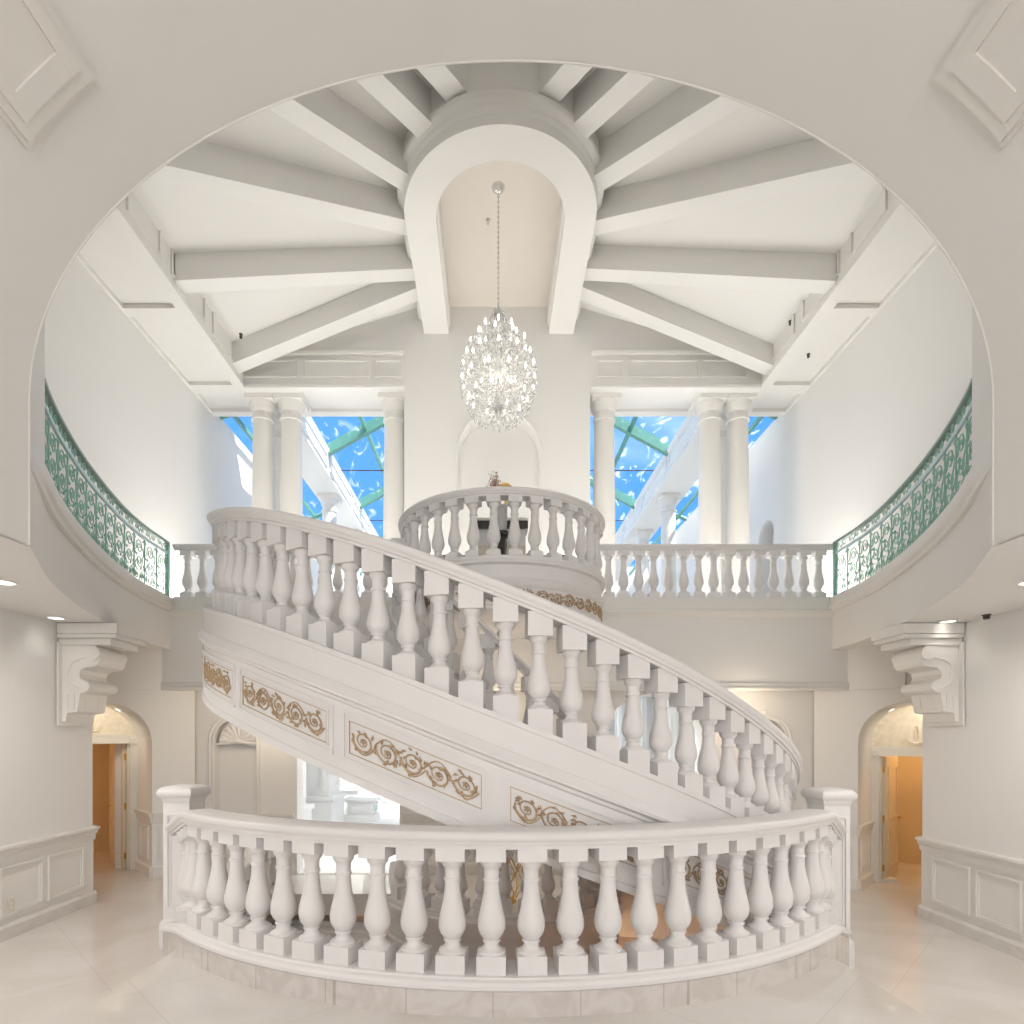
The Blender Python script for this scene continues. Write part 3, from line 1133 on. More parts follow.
def guard_path(zoff=0.0, n=56):
    """arc plus the short falling returns to the newel posts"""
    P = arc_path(CX, CY, RB, -AE, AE, n, zoff)
    eL, eR = P[0][0], P[-1][0]
    NL, NR = Vector((-3.17, 6.02)), Vector((3.43, 6.02))
    dl = (NL - Vector(eL[:2])).normalized()
    dr = (NR - Vector(eR[:2])).normalized()
    oL, oR = (-abs(dl.y), -abs(dl.x)), (abs(dr.y), -abs(dr.x))
    mL = ((oL[0] + P[0][1][0]), (oL[1] + P[0][1][1]))
    mR = ((oR[0] + P[-1][1][0]), (oR[1] + P[-1][1][1]))

    def nm(v_):
        h = math.hypot(*v_)
        return (v_[0] / h * 1.01, v_[1] / h * 1.01)
    P[0] = (P[0][0], nm(mL))
    P[-1] = (P[-1][0], nm(mR))
    P = [((NL.x, NL.y, zoff - .22), oL)] + P + [((NR.x, NR.y, zoff - .26), oR)]
    return P


bl = baluster_mesh('baluster', .25, .385, 1.04, 1.14, r=.099, w=.205)
MB().sweep(guard_path(1.26), RAIL).build('handrail', M_STONE, guard, 30)
cb = [(-.19, .17), (.17, .17), (.18, .185), (.195, .19), (.195, .215), (.18, .235), (.15, .245), (.14, .257), (-.19, .257)]
MB().sweep(guard_path(0), cb).build('curb', M_STONE, guard, 30)
MB().sweep(guard_path(0), [(-.17, -.45), (.175, -.45), (.175, .172), (-.17, .172)]).build('marble_plinth', M_BAND, guard, 30)
for k in range(22):
    a = (k - 10.5) * DEL
    put('baluster', bl, guard, (CX + RB * math.sin(rad(a)), CY - RB * math.cos(rad(a)), 0), rad(a))
GP = guard_path(0)
for (p0, p1, sgn) in ((GP[1][0], GP[0][0], -1), (GP[-2][0], GP[-1][0], 1)):
    p0, p1 = Vector(p0), Vector(p1)
    L_ = (p1 - p0).length
    for k in range(3):
        q = (.10 + .205 * k) / L_
        p = p0.lerp(p1, q)
        put('baluster', bl, guard, p, sgn * rad(62))


def newel(name, x, y, zf, ztop, rz, label):
    t = thing('newel_post', label, 'post', (x, y, zf), 'newel posts')
    H = ztop - zf

    def rot(mb):
        c, s_ = math.cos(rz), math.sin(rz)
        mb.v = [(x + .67 * (c * a - s_ * b_), y + .67 * (s_ * a + c * b_), zf + z) for a, b_, z in mb.v]
        return mb
    m_ = MB().box(-.21, .21, -.21, .21, .2, H - .13)
    for k in range(4):
        c, s_ = round(math.cos(k * PI / 2)), round(math.sin(k * PI / 2))
        fq = lambda u, vv, w, c=c, s_=s_: (c * u - s_ * -(.21 + w), s_ * u + c * -(.21 + w), vv)
        m_.frame(fq, -.15, .15, .40, H - .28, -.002, .022, .026)
        m_.frame(fq, -.10, .10, .44, H - .32, -.002, .012, .02)
    rot(m_).build('shaft', M_STONE, t, 30)
    m_ = MB()
    sq = lambda r_, z: [(-r_, -r_, z), (r_, -r_, z), (r_, r_, z), (-r_, r_, z)]
    lv = [(.21, H - .17), (.222, H - .16), (.224, H - .14), (.232, H - .12), (.255, H - .11), (.275, H - .09), (.278, H - .065), (.27, H - .045), (.23, H - .012), (.17, H)]
    vs, fs = [], []
    for r_, z in lv:
        vs += sq(r_, z)
    for i in range(len(lv) - 1):
        for k in range(4):
            l = (k + 1) % 4
            fs.append((i * 4 + k, i * 4 + l, i * 4 + 4 + l, i * 4 + 4 + k))
    fs.append(tuple(len(lv) * 4 - 4 + k for k in range(4)))
    m_.add(vs, fs)
    rot(m_).build('cap', M_STONE, t, 40)
    m_ = MB()
    lv = [(.25, 0), (.25, .24), (.235, .28), (.21, .30)]
    vs, fs = [], []
    for r_, z in lv:
        vs += sq(r_, z)
    for i in range(len(lv) - 1):
        for k in range(4):
            l = (k + 1) % 4
            fs.append((i * 4 + k, i * 4 + l, i * 4 + 4 + l, i * 4 + 4 + k))
    m_.add(vs, fs)
    rot(m_).build('plinth', M_STONE, t, 30)


newel('newel_post', -3.22, 6.16, ZL, 1.41, rad(-5), 'square panelled newel post ending the floor balustrade near the left door')
newel('newel_post', 3.50, 6.16, ZR, 1.38, rad(5), 'square panelled newel post ending the floor balustrade near the right door')

# ------------------------------------------------------------------ grand staircase
zrail = hermite([(-112, 4.95), (-103, 4.92), (-90, 4.78), (-75, 4.575), (-60, 4.33), (-40, 4.01), (-20, 3.585), (0, 3.08), (20, 2.585), (40, 2.09), (60, 1.66), (75, 1.32), (90, .98), (98, .80)])
T0, T1 = -108, 98
stair = thing('spiral_staircase', 'sweeping white stone staircase with gilded scroll panels curving up behind the floor balustrade', 'staircase', (CX, CY, 0))
zst = lambda a: zrail(a) - 1.03
RO = 3.535
hp = [(.03, -1.0), (.20, -1.0), (.20, -.94), (.18, -.93), (.18, -.40), (.20, -.385), (.205, -.36), (.235, -.345), (.24, -.32), (.225, -.30), (.215, -.275), (.195, -.25), (.18, -.245), (.18, -.05), (.19, -.04), (.19, .0), (-.12, 0), (-.12, -.3)]
MB().sweep(arc_path(CX, CY, RO, T0, T1, 120, zst), hp).build('stringer', M_STONE, stair, 30)
MB().sweep(arc_path(CX, CY, RO, T0, T1, 120, zrail), RAIL).build('handrail', M_STONE, stair, 30)
sbl = baluster_mesh('stair_baluster', -.06, .165, .735, .925, r=.093, w=.195)
a = -105.0 + 2.25
DS = 4.26
k = 0
while a < 96:
    put('baluster', sbl, stair, (CX + RO * math.sin(rad(a)), CY - RO * math.cos(rad(a)), zst(a)), rad(a))
    a += DS
# inner string and rail
RI = 1.42
zri = lambda a: zrail(a) - .10
zsi = lambda a: zrail(a) - 1.03
T0I, T1I = -88, 96
MB().sweep(arc_path(CX, CY, RI, T0I, T1I, 90, zsi), [(-.16, -.75), (-.14, -.75), (.12, -.75), (.12, 0), (-.16, 0), (-.18, -.03), (-.18, -.2), (-.16, -.24)]).build('inner_stringer', M_STONE, stair, 30)
MB().sweep(arc_path(CX, CY, RI, T0I, T1I, 90, zri), sc_prof(RAIL, .85)).build('inner_handrail', M_STONE, stair, 30)
ibl = baluster_mesh('inner_baluster', -.06, .18, .68, .85, r=.085, w=.17, n=16)
a = -84.0
while a < 95:
    put('baluster', ibl, stair, (CX + RI * math.sin(rad(a)), CY - RI * math.cos(rad(a)), zsi(a)), rad(a))
    a += 9.6
# treads and soffit
NS = 30
for k in range(NS):
    a0 = T0 + 4 + (T1 - T0 - 6) * k / NS
    a1 = T0 + 4 + (T1 - T0 - 6) * (k + 1) / NS
    zt = zst((a0 + a1) / 2) - .16
    st = MB()
    st.sweep(arc_path(CX, CY, 0, a0, a1, 3, zt), [(1.53, -.19), (3.42, -.19), (3.42, 0), (1.53, 0)])
    st.build('step', M_STONE, stair, 0)
MB().sweep(arc_path(CX, CY, 0, T0, T1, 90, zst), [(1.5, -.68), (3.6, -.90), (3.6, -.80), (1.5, -.56)]).build('soffit', M_STONE, stair, 40)
# gilded panels
for k in range(-3, 3):
    a0, a1 = -20.2 + 20 * k, -3.1 + 20 * k
    RP = RO + .182
    v0, v1 = -.79, -.50

    def fh2(u, vv, w, a0=a0, v0=v0):
        an = a0 + math.degrees(u / RP)
        return (CX + (RP + w) * math.sin(rad(an)), CY - (RP + w) * math.cos(rad(an)), zst(an) + v0 + vv)
    Lp, Hp = RP * rad(a1 - a0), v1 - v0
    pn = MB()

    def strip(ua, ub, va, vb, w0, w1, N=14):
        for i in range(N):
            pn.mbox(fh2, ua + (ub - ua) * i / N, ua + (ub - ua) * (i + 1) / N, va, vb, w0, w1)
    for e, th_, hh in ((.05, .022, .012), (.0, .014, .008)):
        strip(-e, Lp + e, -e, -e + th_, -.004, hh)
        strip(-e, Lp + e, Hp + e - th_, Hp + e, -.004, hh)
        strip(-e, -e + th_, -e, Hp + e, -.004, hh, 1)
        strip(Lp + e - th_, Lp + e, -e, Hp + e, -.004, hh, 1)
    panel = pn.build('relief_panel', M_STONE, stair, 30)
    g_ = MB()
    pn = g_
    strip(.012, Lp - .012, .012, .021, -.004, .006)
    strip(.012, Lp - .012, Hp - .021, Hp - .012, -.004, .006)
    strip(.012, .020, .012, Hp - .012, -.004, .006, 1)
    strip(Lp - .020, Lp - .012, .012, Hp - .012, -.004, .006, 1)
    g_.build('gilt_line', M_GOLD, panel, 30)
    g_ = MB()
    scroll_ornament(g_, lambda u, vv, w: fh2(u + .035, vv + .025, w), Lp - .07, Hp - .05, 5, .0078, 11 + k)
    o = g_.build('gilt_scroll', M_GOLD, panel, 50)
    o['label'] = 'gilded leaf scroll ornament'
# lower flight down to the basement: the same stair one storey below
low = copy_tree(stair, (CX, CY, -4.45), 'shadowed lower flight of stairs descending into the well behind the floor balustrade')
low.name = 'basement_staircase'
low['category'] = 'staircase'

# ------------------------------------------------------------------ balcony, pod and landing balustrades
K = .836
ubl = baluster_mesh('balcony_baluster', 0, .075, .655, .735, r=.082, w=.168, n=16)
ZBU, ZRT = 4.10, 4.93
CURB = [(-.12, -.05), (.12, -.05), (.12, -.015), (.11, 0), (-.11, 0), (-.12, -.015)]
for side, xa, xb, lab in ((-1, -4.98, X0 - 1.42, 'left'), (1, X0 + 1.42, 5.30, 'right')):
    ybal = YB + .10
    t = thing('balustrade', 'straight white balcony balustrade between the green railing and the central pulpit, on the %s' % lab, 'balustrade', ((xa + xb) / 2, ybal, ZBU - .06), 'balcony balustrades')
    pth = [((xa, ybal, ZRT), (0, -1)), ((xb, ybal, ZRT), (0, -1))]
    MB().sweep(pth, sc_prof(RAIL, K, .8)).build('handrail', M_STONE, t, 30)
    MB().sweep([((xa, ybal, ZBU), (0, -1)), ((xb, ybal, ZBU), (0, -1))], CURB).build('curb', M_STONE, t, 30)
    nb = int((xb - xa - .2) / .2365)
    for k in range(nb + 1):
        x = (xa + .17 + .2365 * k) if side < 0 else (xb - .17 - .2365 * k)
        put('baluster', ubl, t, (x, ybal, ZBU))

PX, PY, PRR = X0 - .01, 8.55, 1.36
pod = thing('balustrade', 'rounded white pulpit balustrade bulging from the middle of the upper balcony under the chandelier', 'balustrade', (PX, PY, ZBU - .06))


def upath(cx, cy, r, z, yb, n=40):
    P = [((cx - r, yb, z), (-1, 0))] + arc_path(cx, cy, r, -90, 90, n, z) + [((cx + r, yb, z), (1, 0))]
    return P


MB().sweep(upath(PX, PY, PRR, ZRT, YB + .05), sc_prof(RAIL, K * .92, .8)).build('handrail', M_STONE, pod, 30)
MB().sweep(upath(PX, PY, PRR, ZBU, YB + .05), CURB).build('curb', M_STONE, pod, 30)
a = -8.5 * 10.7 + .7
while a < 90:
    put('baluster', ubl, pod, (PX + PRR * math.sin(rad(a)), PY - PRR * math.cos(rad(a)), ZBU), rad(a))
    a += 10.7
for sx in (-1, 1):
    for k in range(2):
        put('baluster', ubl, pod, (PX + sx * PRR, PY + .22 + .235 * k, ZBU))
# pod body
pb = MB()
pp = [(-1.30, -.62), (.02, -.62), (.08, -.60), (.085, -.56), (.06, -.54), (.06, -.34), (.075, -.33), (.10, -.29), (.11, -.26), (.085, -.235), (.07, -.21), (.07, -.06), (.118, -.045), (.118, -.012), (-.1, -.012), (-1.30, -.02)]
Pp = [((PX, YB, ZBU - .04), (-1, 0))] + [((PX, PY, ZBU - .04), (math.sin(rad(-90 + 4 * i)), -math.cos(rad(-90 + 4 * i)))) for i in range(46)] + [((PX, YB, ZBU - .04), (1, 0))]
pb.sweep(Pp, [(a + PRR, b_) for a, b_ in pp])
o = pb.build('landing_slab', M_STONE, pod, 30)
RG = PRR + .062
g_ = MB()
Lr = RG * PI * .98
scroll_ornament(g_, lambda u, vv, w: (PX + (RG + w) * math.sin(u / RG - PI * .49), PY - (RG + w) * math.cos(u / RG - PI * .49), ZBU - .04 - .535 + vv), Lr, .19, 22, .009, 5)
o = g_.build('gilt_scroll', M_GOLD, pod, 50)
o['label'] = 'gilded leaf scroll band'

# ground level landing rail inside the well
ZG = ZB + .05
lg = thing('balustrade', 'small curved balustrade of the inner landing seen in shade between the front balusters', 'balustrade', (CX, CY, ZG - .05))
RL = 1.52


def lpath(z):
    return arc_path(CX, CY, RL, -62, 62, 34, z)


MB().sweep(lpath(ZG + 1.02), sc_prof(RAIL, .85)).build('handrail', M_STONE, lg, 30)
MB().sweep(lpath(ZG + .18), [(-.14, -.23), (.14, -.23), (.15, -.16), (.17, -.12), (.17, -.06), (.14, -.04), (.14, 0), (-.14, 0)]).build('curb', M_STONE, lg, 30)
gbl = baluster_mesh('landing_baluster', 0, .15, .65, .75, r=.082, w=.17, n=16)
a = -57.6
while a < 60:
    put('baluster', gbl, lg, (CX + RL * math.sin(rad(a)), CY - RL * math.cos(rad(a)), ZG + .18), rad(a))
    a += 9.6
MB().sweep(lpath(ZG), [(-.2, -.5), (.10, -.5), (.12, -.46), (.12, -.30), (.10, -.28), (.10, -.05), (-.2, -.05)]).build('fascia', M_STONE, lg, 30)

# ------------------------------------------------------------------ green gallery railings
bay = MB()
BW = .33                      # bay width
RT = .0072


def spiral(cx, cz, r, a0, turns, sgn, N=22, k=.82):
    return [(cx + r * (1 - k * i / N) * math.cos(a0 + sgn * 2 * PI * turns * i / N), 0, cz + r * (1 - k * i / N) * math.sin(a0 + sgn * 2 * PI * turns * i / N)) for i in range(N + 1)]


bay.box(-BW / 2 - .007, -BW / 2 + .007, -.007, .007, .05, .68)
# one big S scroll per bay, small curls at its foot, leaves thrown off, frieze curls above
bay.tube([(-.13, 0, .46)] + spiral(0.0, .53, .105, PI * 1.15, 1.7, -1, 26), RT, 5)
bay.tube([(.13, 0, .42)] + spiral(.0, .33, .095, PI * .15, 1.7, -1, 26), RT, 5)
bay.tube([(.105, 0, .53), (.14, 0, .46), (.13, 0, .42)], RT, 5)
bay.tube([(-.095, 0, .33), (-.14, 0, .26), (-.10, 0, .20), (-.03, 0, .20)], RT, 5)
bay.tube(spiral(-.08, .125, .058, PI / 2, 1.5, 1, 16), RT, 5)
bay.tube(spiral(.08, .125, .058, PI / 2, 1.5, -1, 16), RT, 5)
bay.tube([(.0, 0, .06), (.02, 0, .15), (.12, 0, .22), (.15, 0, .27)], RT, 5)
for (x, z, an) in ((.12, .62, .5), (-.12, .62, 2.4), (.13, .30, 5.6), (-.12, .40, 2.0), (.05, .21, 1.0), (-.05, .43, 3.6)):
    bay.tube([(x, 0, z), (x + .028 * math.cos(an), .006, z + .028 * math.sin(an)), (x + .055 * math.cos(an + .4), 0, z + .055 * math.sin(an + .4))], [.004, .014, .003], 5)
bay.tube(spiral(-.085, .785, .052, 0, 1.3, 1, 14), .0065, 5)
bay.tube(spiral(.085, .785, .052, PI, 1.3, -1, 14), .0065, 5)
bay.tube([(-.033, 0, .785), (0, 0, .74), (.033, 0, .785)], .006, 5)
bay_me = bay.mesh('scroll_panel', M_GREEN, 50)
for side, lab in ((-1, 'left'), (1, 'right')):
    t = thing('gallery_railing', 'curved verdigris wrought iron scroll railing on the upper gallery, %s side of the hall' % lab, 'railing', (X0 + side * 4.6, 7, ZU + .05), 'green gallery railings')
    z0 = ZU + .05
    YA, YE = 9.17, 4.98
    fine = gcurve(side, YA, YE, 400, off=.03)
    cum = [0]
    for (p, _), (q, _) in zip(fine, fine[1:]):
        cum.append(cum[-1] + math.hypot(q[0] - p[0], q[1] - p[1]))
    nbay = int(cum[-1] / BW)

    def rail(z, prof, name, m, side=side):
        MB().sweep(gcurve(side, YA, YE, 48, off=.03, z=z), prof).build(name, m, t, 40)
    rail(z0 + .86, [(-.03, -.02), (.03, -.02), (.035, 0), (.025, .02), (-.025, .02), (-.035, 0)], 'top_rail', M_RAILTOP)
    rail(z0 + .70, [(-.014, -.02), (.014, -.02), (.014, .02), (-.014, .02)], 'middle_bar', M_PALE)
    rail(z0 + .035, [(-.014, -.015), (.014, -.015), (.014, .015), (-.014, .015)], 'bottom_bar', M_GREEN)
    for k in range(nbay):
        tgt = (k + .5) * cum[-1] / nbay
        i = min(range(len(cum)), key=lambda q: abs(cum[q] - tgt))
        p, nn = fine[i]
        put('scroll_panel', bay_me, t, (p[0], p[1], z0), math.atan2(nn[1], nn[0]) + PI / 2)
    x, y = fine[0][0][:2]
    MB().box(x - .025, x + .025, y - .025, y + .025, ZU, z0 + .88).build('end_post', M_GREEN, t, 30)

# ------------------------------------------------------------------ scroll corbels
for side, lab, xw in ((-1, 'left', -5.22), (1, 'right', 5.64)):
    d0, d1 = 7.10, 7.60
    t = thing('scroll_bracket', 'big plaster scroll bracket under the gallery at the end of the %s wall' % lab, 'bracket', (xw, d1, 2.1), 'gallery brackets')

    def fk(a, z, y, side=side, xw=xw):
        return (xw - side * (.012 + a * (.80 if a < .601 else 1)), y, z)
    prof = [(.0, 3.05), (.44, 3.05), (.50, 3.03), (.57, 2.98), (.60, 2.90), (.59, 2.82), (.545, 2.77), (.46, 2.755), (.37, 2.75), (.31, 2.72), (.285, 2.67), (.30, 2.62), (.36, 2.59), (.43, 2.57), (.445, 2.52),
            (.42, 2.47), (.36, 2.45), (.30, 2.44), (.255, 2.22), (.10, 2.20), (.08, 2.10), (.0, 2.10)]
    m_ = MB()
    m_.mprism(fk, prof, d0, d1)
    # curled edges and the side grooves
    m_.tube([fk(.50, 2.92, d0 - .02), fk(.50, 2.92, d1 + .02)], .085, 16)
    m_.tube([fk(.385, 2.52, d0 - .02), fk(.385, 2.52, d1 + .02)], .055, 16)
    m_.tube([fk(a_, z_, d0 + .0) for a_, z_ in ((.14, 2.60), (.13, 2.70), (.17, 2.80), (.27, 2.85), (.38, 2.87), (.46, 2.90))], .014, 6)
    m_.tube([fk(a_, z_, d0 + .0) for a_, z_ in ((.14, 2.60), (.19, 2.54), (.28, 2.50), (.36, 2.50))], .014, 6)
    m_.build('scroll', M_TRIM, t, 35)
    m_ = MB()
    fq = lambda u, vv, w: fk(.13 + .0 * w + (vv - 2.2) * .0 + w, vv, u)
    for (za, zb) in ((2.24, 2.44),):
        m_.frame(lambda u, vv, w: fk(.255 + (vv - 2.22) * .2 + w - .002, vv, u), d0 + .12, d1 - .12, za, zb, 0, .02, .03)
        m_.frame(lambda u, vv, w: fk(u, vv, d0 - w), .10, .22, za, zb, 0, .014, .022)
    m_.build('foot_panel', M_TRIM, t, 30)
    m_ = MB()
    for a_, za, zb, e in ((.72, 3.15, 3.276, .06), (.70, 3.10, 3.15, .05), (.62, 3.02, 3.10, .02)):
        m_.mbox(lambda u, vv, w: fk(u, w, vv), 0, a_, d0 - e, d1 + e, za, zb - .004)
    m_.build('abacus', M_TRIM, t, 30)
    m_ = MB()
    m_.mbox(lambda u, vv, w: fk(u, w, vv), 0, .03, d0 - .06, d1 + .06, 2.05, 3.05)
    m_.build('back_plate', M_TRIM, t, 30)

# ------------------------------------------------------------------ downlights and small fittings


def downlight(x, y, r, label, lit=True, power=2.5):
    t = thing('recessed_downlight', label, 'downlight', (x, y, ZS), 'soffit downlights')
    m_ = MB().lathe([(r, -.008), (r, .02)], (x, y, ZS), 20)
    m_.build('lens', M_LAMP if lit else M_TRIM, t, 30)
    m_ = MB()
    m_.tube([(x + (r + .012) * math.cos(2 * PI * i / 24), y + (r + .012) * math.sin(2 * PI * i / 24), ZS - .004) for i in range(25)], .012, 6)
    m_.build('trim_ring', M_TRIM, t, 40)
    if not lit:
        return
    L = bpy.data.lights.new('soffit downlight', 'SPOT')
    L.energy = power
    L.color = (1, .955, .90)
    L.spot_size = rad(168 if power > 10 else 130)
    L.spot_blend = .8
    L.shadow_soft_size = .07
    lo = bpy.data.objects.new('soffit_downlight', L)
    lo.location = (x, y, ZS - .03)
    COL.objects.link(lo)


p = at(75, 620, 6.85)
downlight(-5.0, 6.75, .075, 'oval-looking lit downlight in the soffit above the left scroll bracket')
downlight(5.36, 6.95, .075, 'lit downlight in the soffit above the right scroll bracket')
downlight(-4.32, 5.2, .085, 'round downlight at the left picture edge in the gallery soffit', True, 85)
downlight(4.75, 5.2, .085, 'round downlight at the right picture edge in the gallery soffit', True, 85)
for sx, sn in ((-1, 'left'), (1, 'right')):  # unseen fixtures added to brighten the side walls and floor
    for yy in (-2.0, 0.6, 3.0):
        downlight(X0 + sx * 4.45, yy, .09, 'unseen fill downlight added in the low aisle ceiling beside the camera on the %s, %s' % (sn, {-2.0: 'hindmost', .6: 'middle one', 3.0: 'front one'}[yy]), True, 70)
m_ = MB().lathe([(.03, -.05), (.035, -.03), (.03, -.02), (.045, -.008), (.045, .01)], (5.52, 6.6, ZS), 12)
tag(m_.build('sprinkler_head', M_BLACK), 'small dark sprinkler head beside the soffit downlight on the right', 'sprinkler')
for nm, x, y, z, lab in (('alarm', XBL + .55, 9.9, ZE + .07, 'small dark sensor on the soffit of the left side beam'), ('alarm', XBR - .0, 10.2, ZE + .5, 'dark sensor on the right side beam face'),
                         ('alarm', XBR + .42, 10.4, ZE + .07, 'small dark sensor on the soffit of the right side beam')):
    m_ = MB().lathe([(.012, -.07), (.025, -.055), (.025, -.03), (.012, -.02), (.03, -.01), (.03, .01)], (x, y, z), 10)
    tag(m_.build('ceiling_sensor', M_BLACK), lab, 'sensor')
m_ = MB().lathe([(.012, -.09), (.022, -.07), (.02, -.03), (.035, -.015), (.035, .01)], (DXC - .19, 9.4, 10.16), 10)
tag(m_.build('ceiling_sensor', M_CHROME), 'tiny sensor on the recess ceiling beside the chandelier cord', 'sensor')
# wall outlet on the left wainscot, switch by the left newel
o = thing('wall_outlet', 'ivory wall outlet low in the left wainscot panel', 'outlet', (-5.20, 6.42, .0))
MB().box(-5.208, -5.190, 6.32, 6.40, .035, .155).build('cover_plate', M_PLATE, o, 0)
m_ = MB()
for zz in (.0, .045):
    m_.box(-5.191, -5.186, 6.34, 6.38, zz + .06, zz + .09)
m_.build('socket', M_TRIM, o, 0)
o = thing('light_switch', 'small ivory switch plate on the wall above the left newel post', 'switch', (-5.0, 9.33, 1.0))
fsw = lambda a_, b_, c_: fL(-.26 + a_, -c_, b_)
m_ = MB().mbox(fsw, -.04, .04, .88, 1.0, 0, .012)
m_.build('cover_plate', M_PLATE, o, 0)
MB().mbox(fsw, -.008, .008, .925, .955, .01, .022).build('toggle', M_TRIM, o, 0)

# ------------------------------------------------------------------ chandelier
HX, HY = X0 - .05, 8.85
ch = thing('chandelier', 'big egg shaped crystal chandelier with lit candle bulbs hanging on a long cord', 'chandelier', (HX, HY, 6.6))
m_ = MB().lathe([(.02, -.09), (.05, -.07), (.09, -.03), (.10, 0)], (HX, HY, 10.16), 16)
m_.build('ceiling_rose', M_CHROME, ch, 40)
m_ = MB()
m_.tube([(HX, HY, 10.1), (HX, HY, 9.2), (HX + .004, HY, 8.75), (HX, HY, 8.40)], .009, 6)
for i in range(44):
    z = 8.42 + i * .038
    an = i % 2 * PI / 2
    m_.tube([(HX + .014 * math.cos(an) * math.cos(q), HY + .014 * math.sin(an) * math.cos(q), z + .02 * math.sin(q)) for q in [2 * PI * j / 8 for j in range(9)]], .004, 4)
m_.build('cord', M_CHROME, ch, 40)
m_ = MB().lathe([(.01, 0), (.05, .03), (.03, .1), (.06, .2), (.09, .28), (.05, .36), (.03, .5), (.05, .62), (.03, .75), (.06, .95), (.035, 1.1), (.05, 1.25), (.03, 1.4), (.06, 1.5), (.02, 1.62), (.012, 1.8)], (HX, HY, 6.62), 16)
m_.build('stem', M_CRYSTAL, ch, 40)
bulb_me = MB().lathe([(.009, 0), (.016, .02), (.017, .036), (.011, .06), (.003, .085)], n=8).mesh('candle_bulb', M_BULB, 50)
arm_me = {}
for zt_, r_, n_, ph in ((7.92, .27, 8, 0), (7.72, .42, 10, .2), (7.45, .53, 12, 0), (7.15, .55, 12, .26), (6.92, .44, 10, .1)):
    key = (zt_, r_)
    b = MB()
    pts = [(.03, 0, -.02), (r_ * .3, 0, -.12), (r_ * .6, 0, -.17), (r_ * .88, 0, -.14), (r_, 0, -.06), (r_, 0, 0)]
    b.tube(pts, .011, 6)
    b.tube([(.03, 0, .02), (r_ * .3, 0, .10), (r_ * .55, 0, .07), (r_ * .6, 0, -.02)], .007, 5)
    b.lathe([(.008, -.02), (.045, -.012), (.05, 0), (.012, .005), (.013, .06)], (r_, 0, 0), 8)
    me = b.mesh('arm', M_CRYSTAL, 40)
    for k in range(n_):
        an = ph + 2 * PI * k / n_
        arm = put('arm', me, ch, (HX, HY, zt_), an)
        bu = bpy.data.objects.new('candle_bulb', bulb_me)
        COL.objects.link(bu)
        bu.parent = arm
        bu.location = (r_, 0, .06)


def egg(z):
    t = (z - 6.58) / (8.36 - 6.58)
    tab = [(0, .18), (.07, .36), (.15, .47), (.3, .56), (.45, .57), (.58, .52), (.68, .42), (.76, .28), (.84, .15), (.92, .11), (1, .04)]
    for (a, ra), (b_, rb) in zip(tab, tab[1:]):
        if t <= b_:
            return ra + (rb - ra) * (t - a) / (b_ - a)
    return .04


m_ = MB()
for i in range(1150):
    z = 6.60 + 1.72 * (rnd.random() ** .95)
    r_ = egg(z) * rnd.choice((1.0, 1.0, .97, .8, .55))
    an = rnd.uniform(0, 2 * PI)
    s_ = rnd.uniform(.008, .019)
    h = s_ * rnd.uniform(1.5, 2.6)
    x, y = HX + r_ * math.cos(an), HY + r_ * math.sin(an)
    m_.add([(x + s_, y, z), (x, y + s_, z), (x - s_, y, z), (x, y - s_, z), (x, y, z + h * .7), (x, y, z - h)],
           [(0, 1, 4), (1, 2, 4), (2, 3, 4), (3, 0, 4), (1, 0, 5), (2, 1, 5), (3, 2, 5), (0, 3, 5)])
o = m_.build('crystal_drops', M_CRYSTAL, ch, 0)
o['kind'] = 'stuff'
m_ = MB()
for k in range(18):
    an = 2 * PI * k / 18
    pts = []
    for i in range(9):
        q = i / 8
        z = 8.3 - .42 * q
        r_ = .04 + (egg(7.9) - .06) * q ** 1.8
        pts.append((HX + r_ * math.cos(an), HY + r_ * math.sin(an), z))
    m_.tube(pts, .005, 4)
m_.build('crystal_garland', M_CRYSTAL, ch, 30)

# ------------------------------------------------------------------ furniture on the pulpit and the landing
PYD = 7.72
p = thing('pedestal_table', 'dark veined marble pedestal standing behind the pulpit balusters', 'pedestal', (X0 - .03, PYD, ZU), None)
px0 = X0 - .03
MB().lathe([(.13, 0), (.13, .05), (.075, .09), (.07, .30), (.085, .40), (.075, .50)], (px0, PYD, ZU), 8).build('stem', M_DARK, p, 40)
MB().lathe([(.10, .50), (.13, .52), (.13, .555), (.10, .57)], (px0, PYD, ZU), 20).build('top', M_DARK, p, 40)
p = thing('flower_pot', 'grey pot with dried twigs on the dark pedestal', 'pot', (px0, PYD, ZU + .57))
MB().lathe([(.06, 0), (.08, .04), (.088, .2), (.09, .33), (.08, .345), (.07, .32)], (px0, PYD, ZU + .57), 16).build('pot', M_POT, p, 40)
m_ = MB()
for i in range(34):
    an = rnd.uniform(0, 2 * PI)
    sp_ = rnd.uniform(.02, .13)
    h = rnd.uniform(.30, .52) - sp_ * .5
    bx, by, bz = px0 - .02, PYD, ZU + .90
    cxx = px0 - .07
    tip = (cxx + sp_ * math.cos(an), by + sp_ * math.sin(an) * .6, bz + h)
    m_.tube([(bx, by, bz), (cxx + sp_ * .3 * math.cos(an), by + sp_ * .3 * math.sin(an), bz + h * .6), tip], [.004, .0035, .002], 4)
    for j in range(3):
        q = rnd.uniform(-.025, .025)
        m_.lathe([(.001, -.009), (.008, 0), (.001, .01)], (tip[0] + q, tip[1] + q, tip[2] - .05 * j), 5)
m_.build('twigs', M_TWIG, p, 30)
p2 = thing('gold_vase', 'rounded gold ornament showing over the pulpit rail beside the twigs', 'ornament', (X0 + .04, 8.05, 4.86))
MB().lathe([(.02, -.04), (.08, -.02), (.10, .02), (.09, .06), (.05, .095), (.006, .105)], (X0 + .04, 8.05, 5.27), 18).build('dome', M_BRASS, p2, 40)
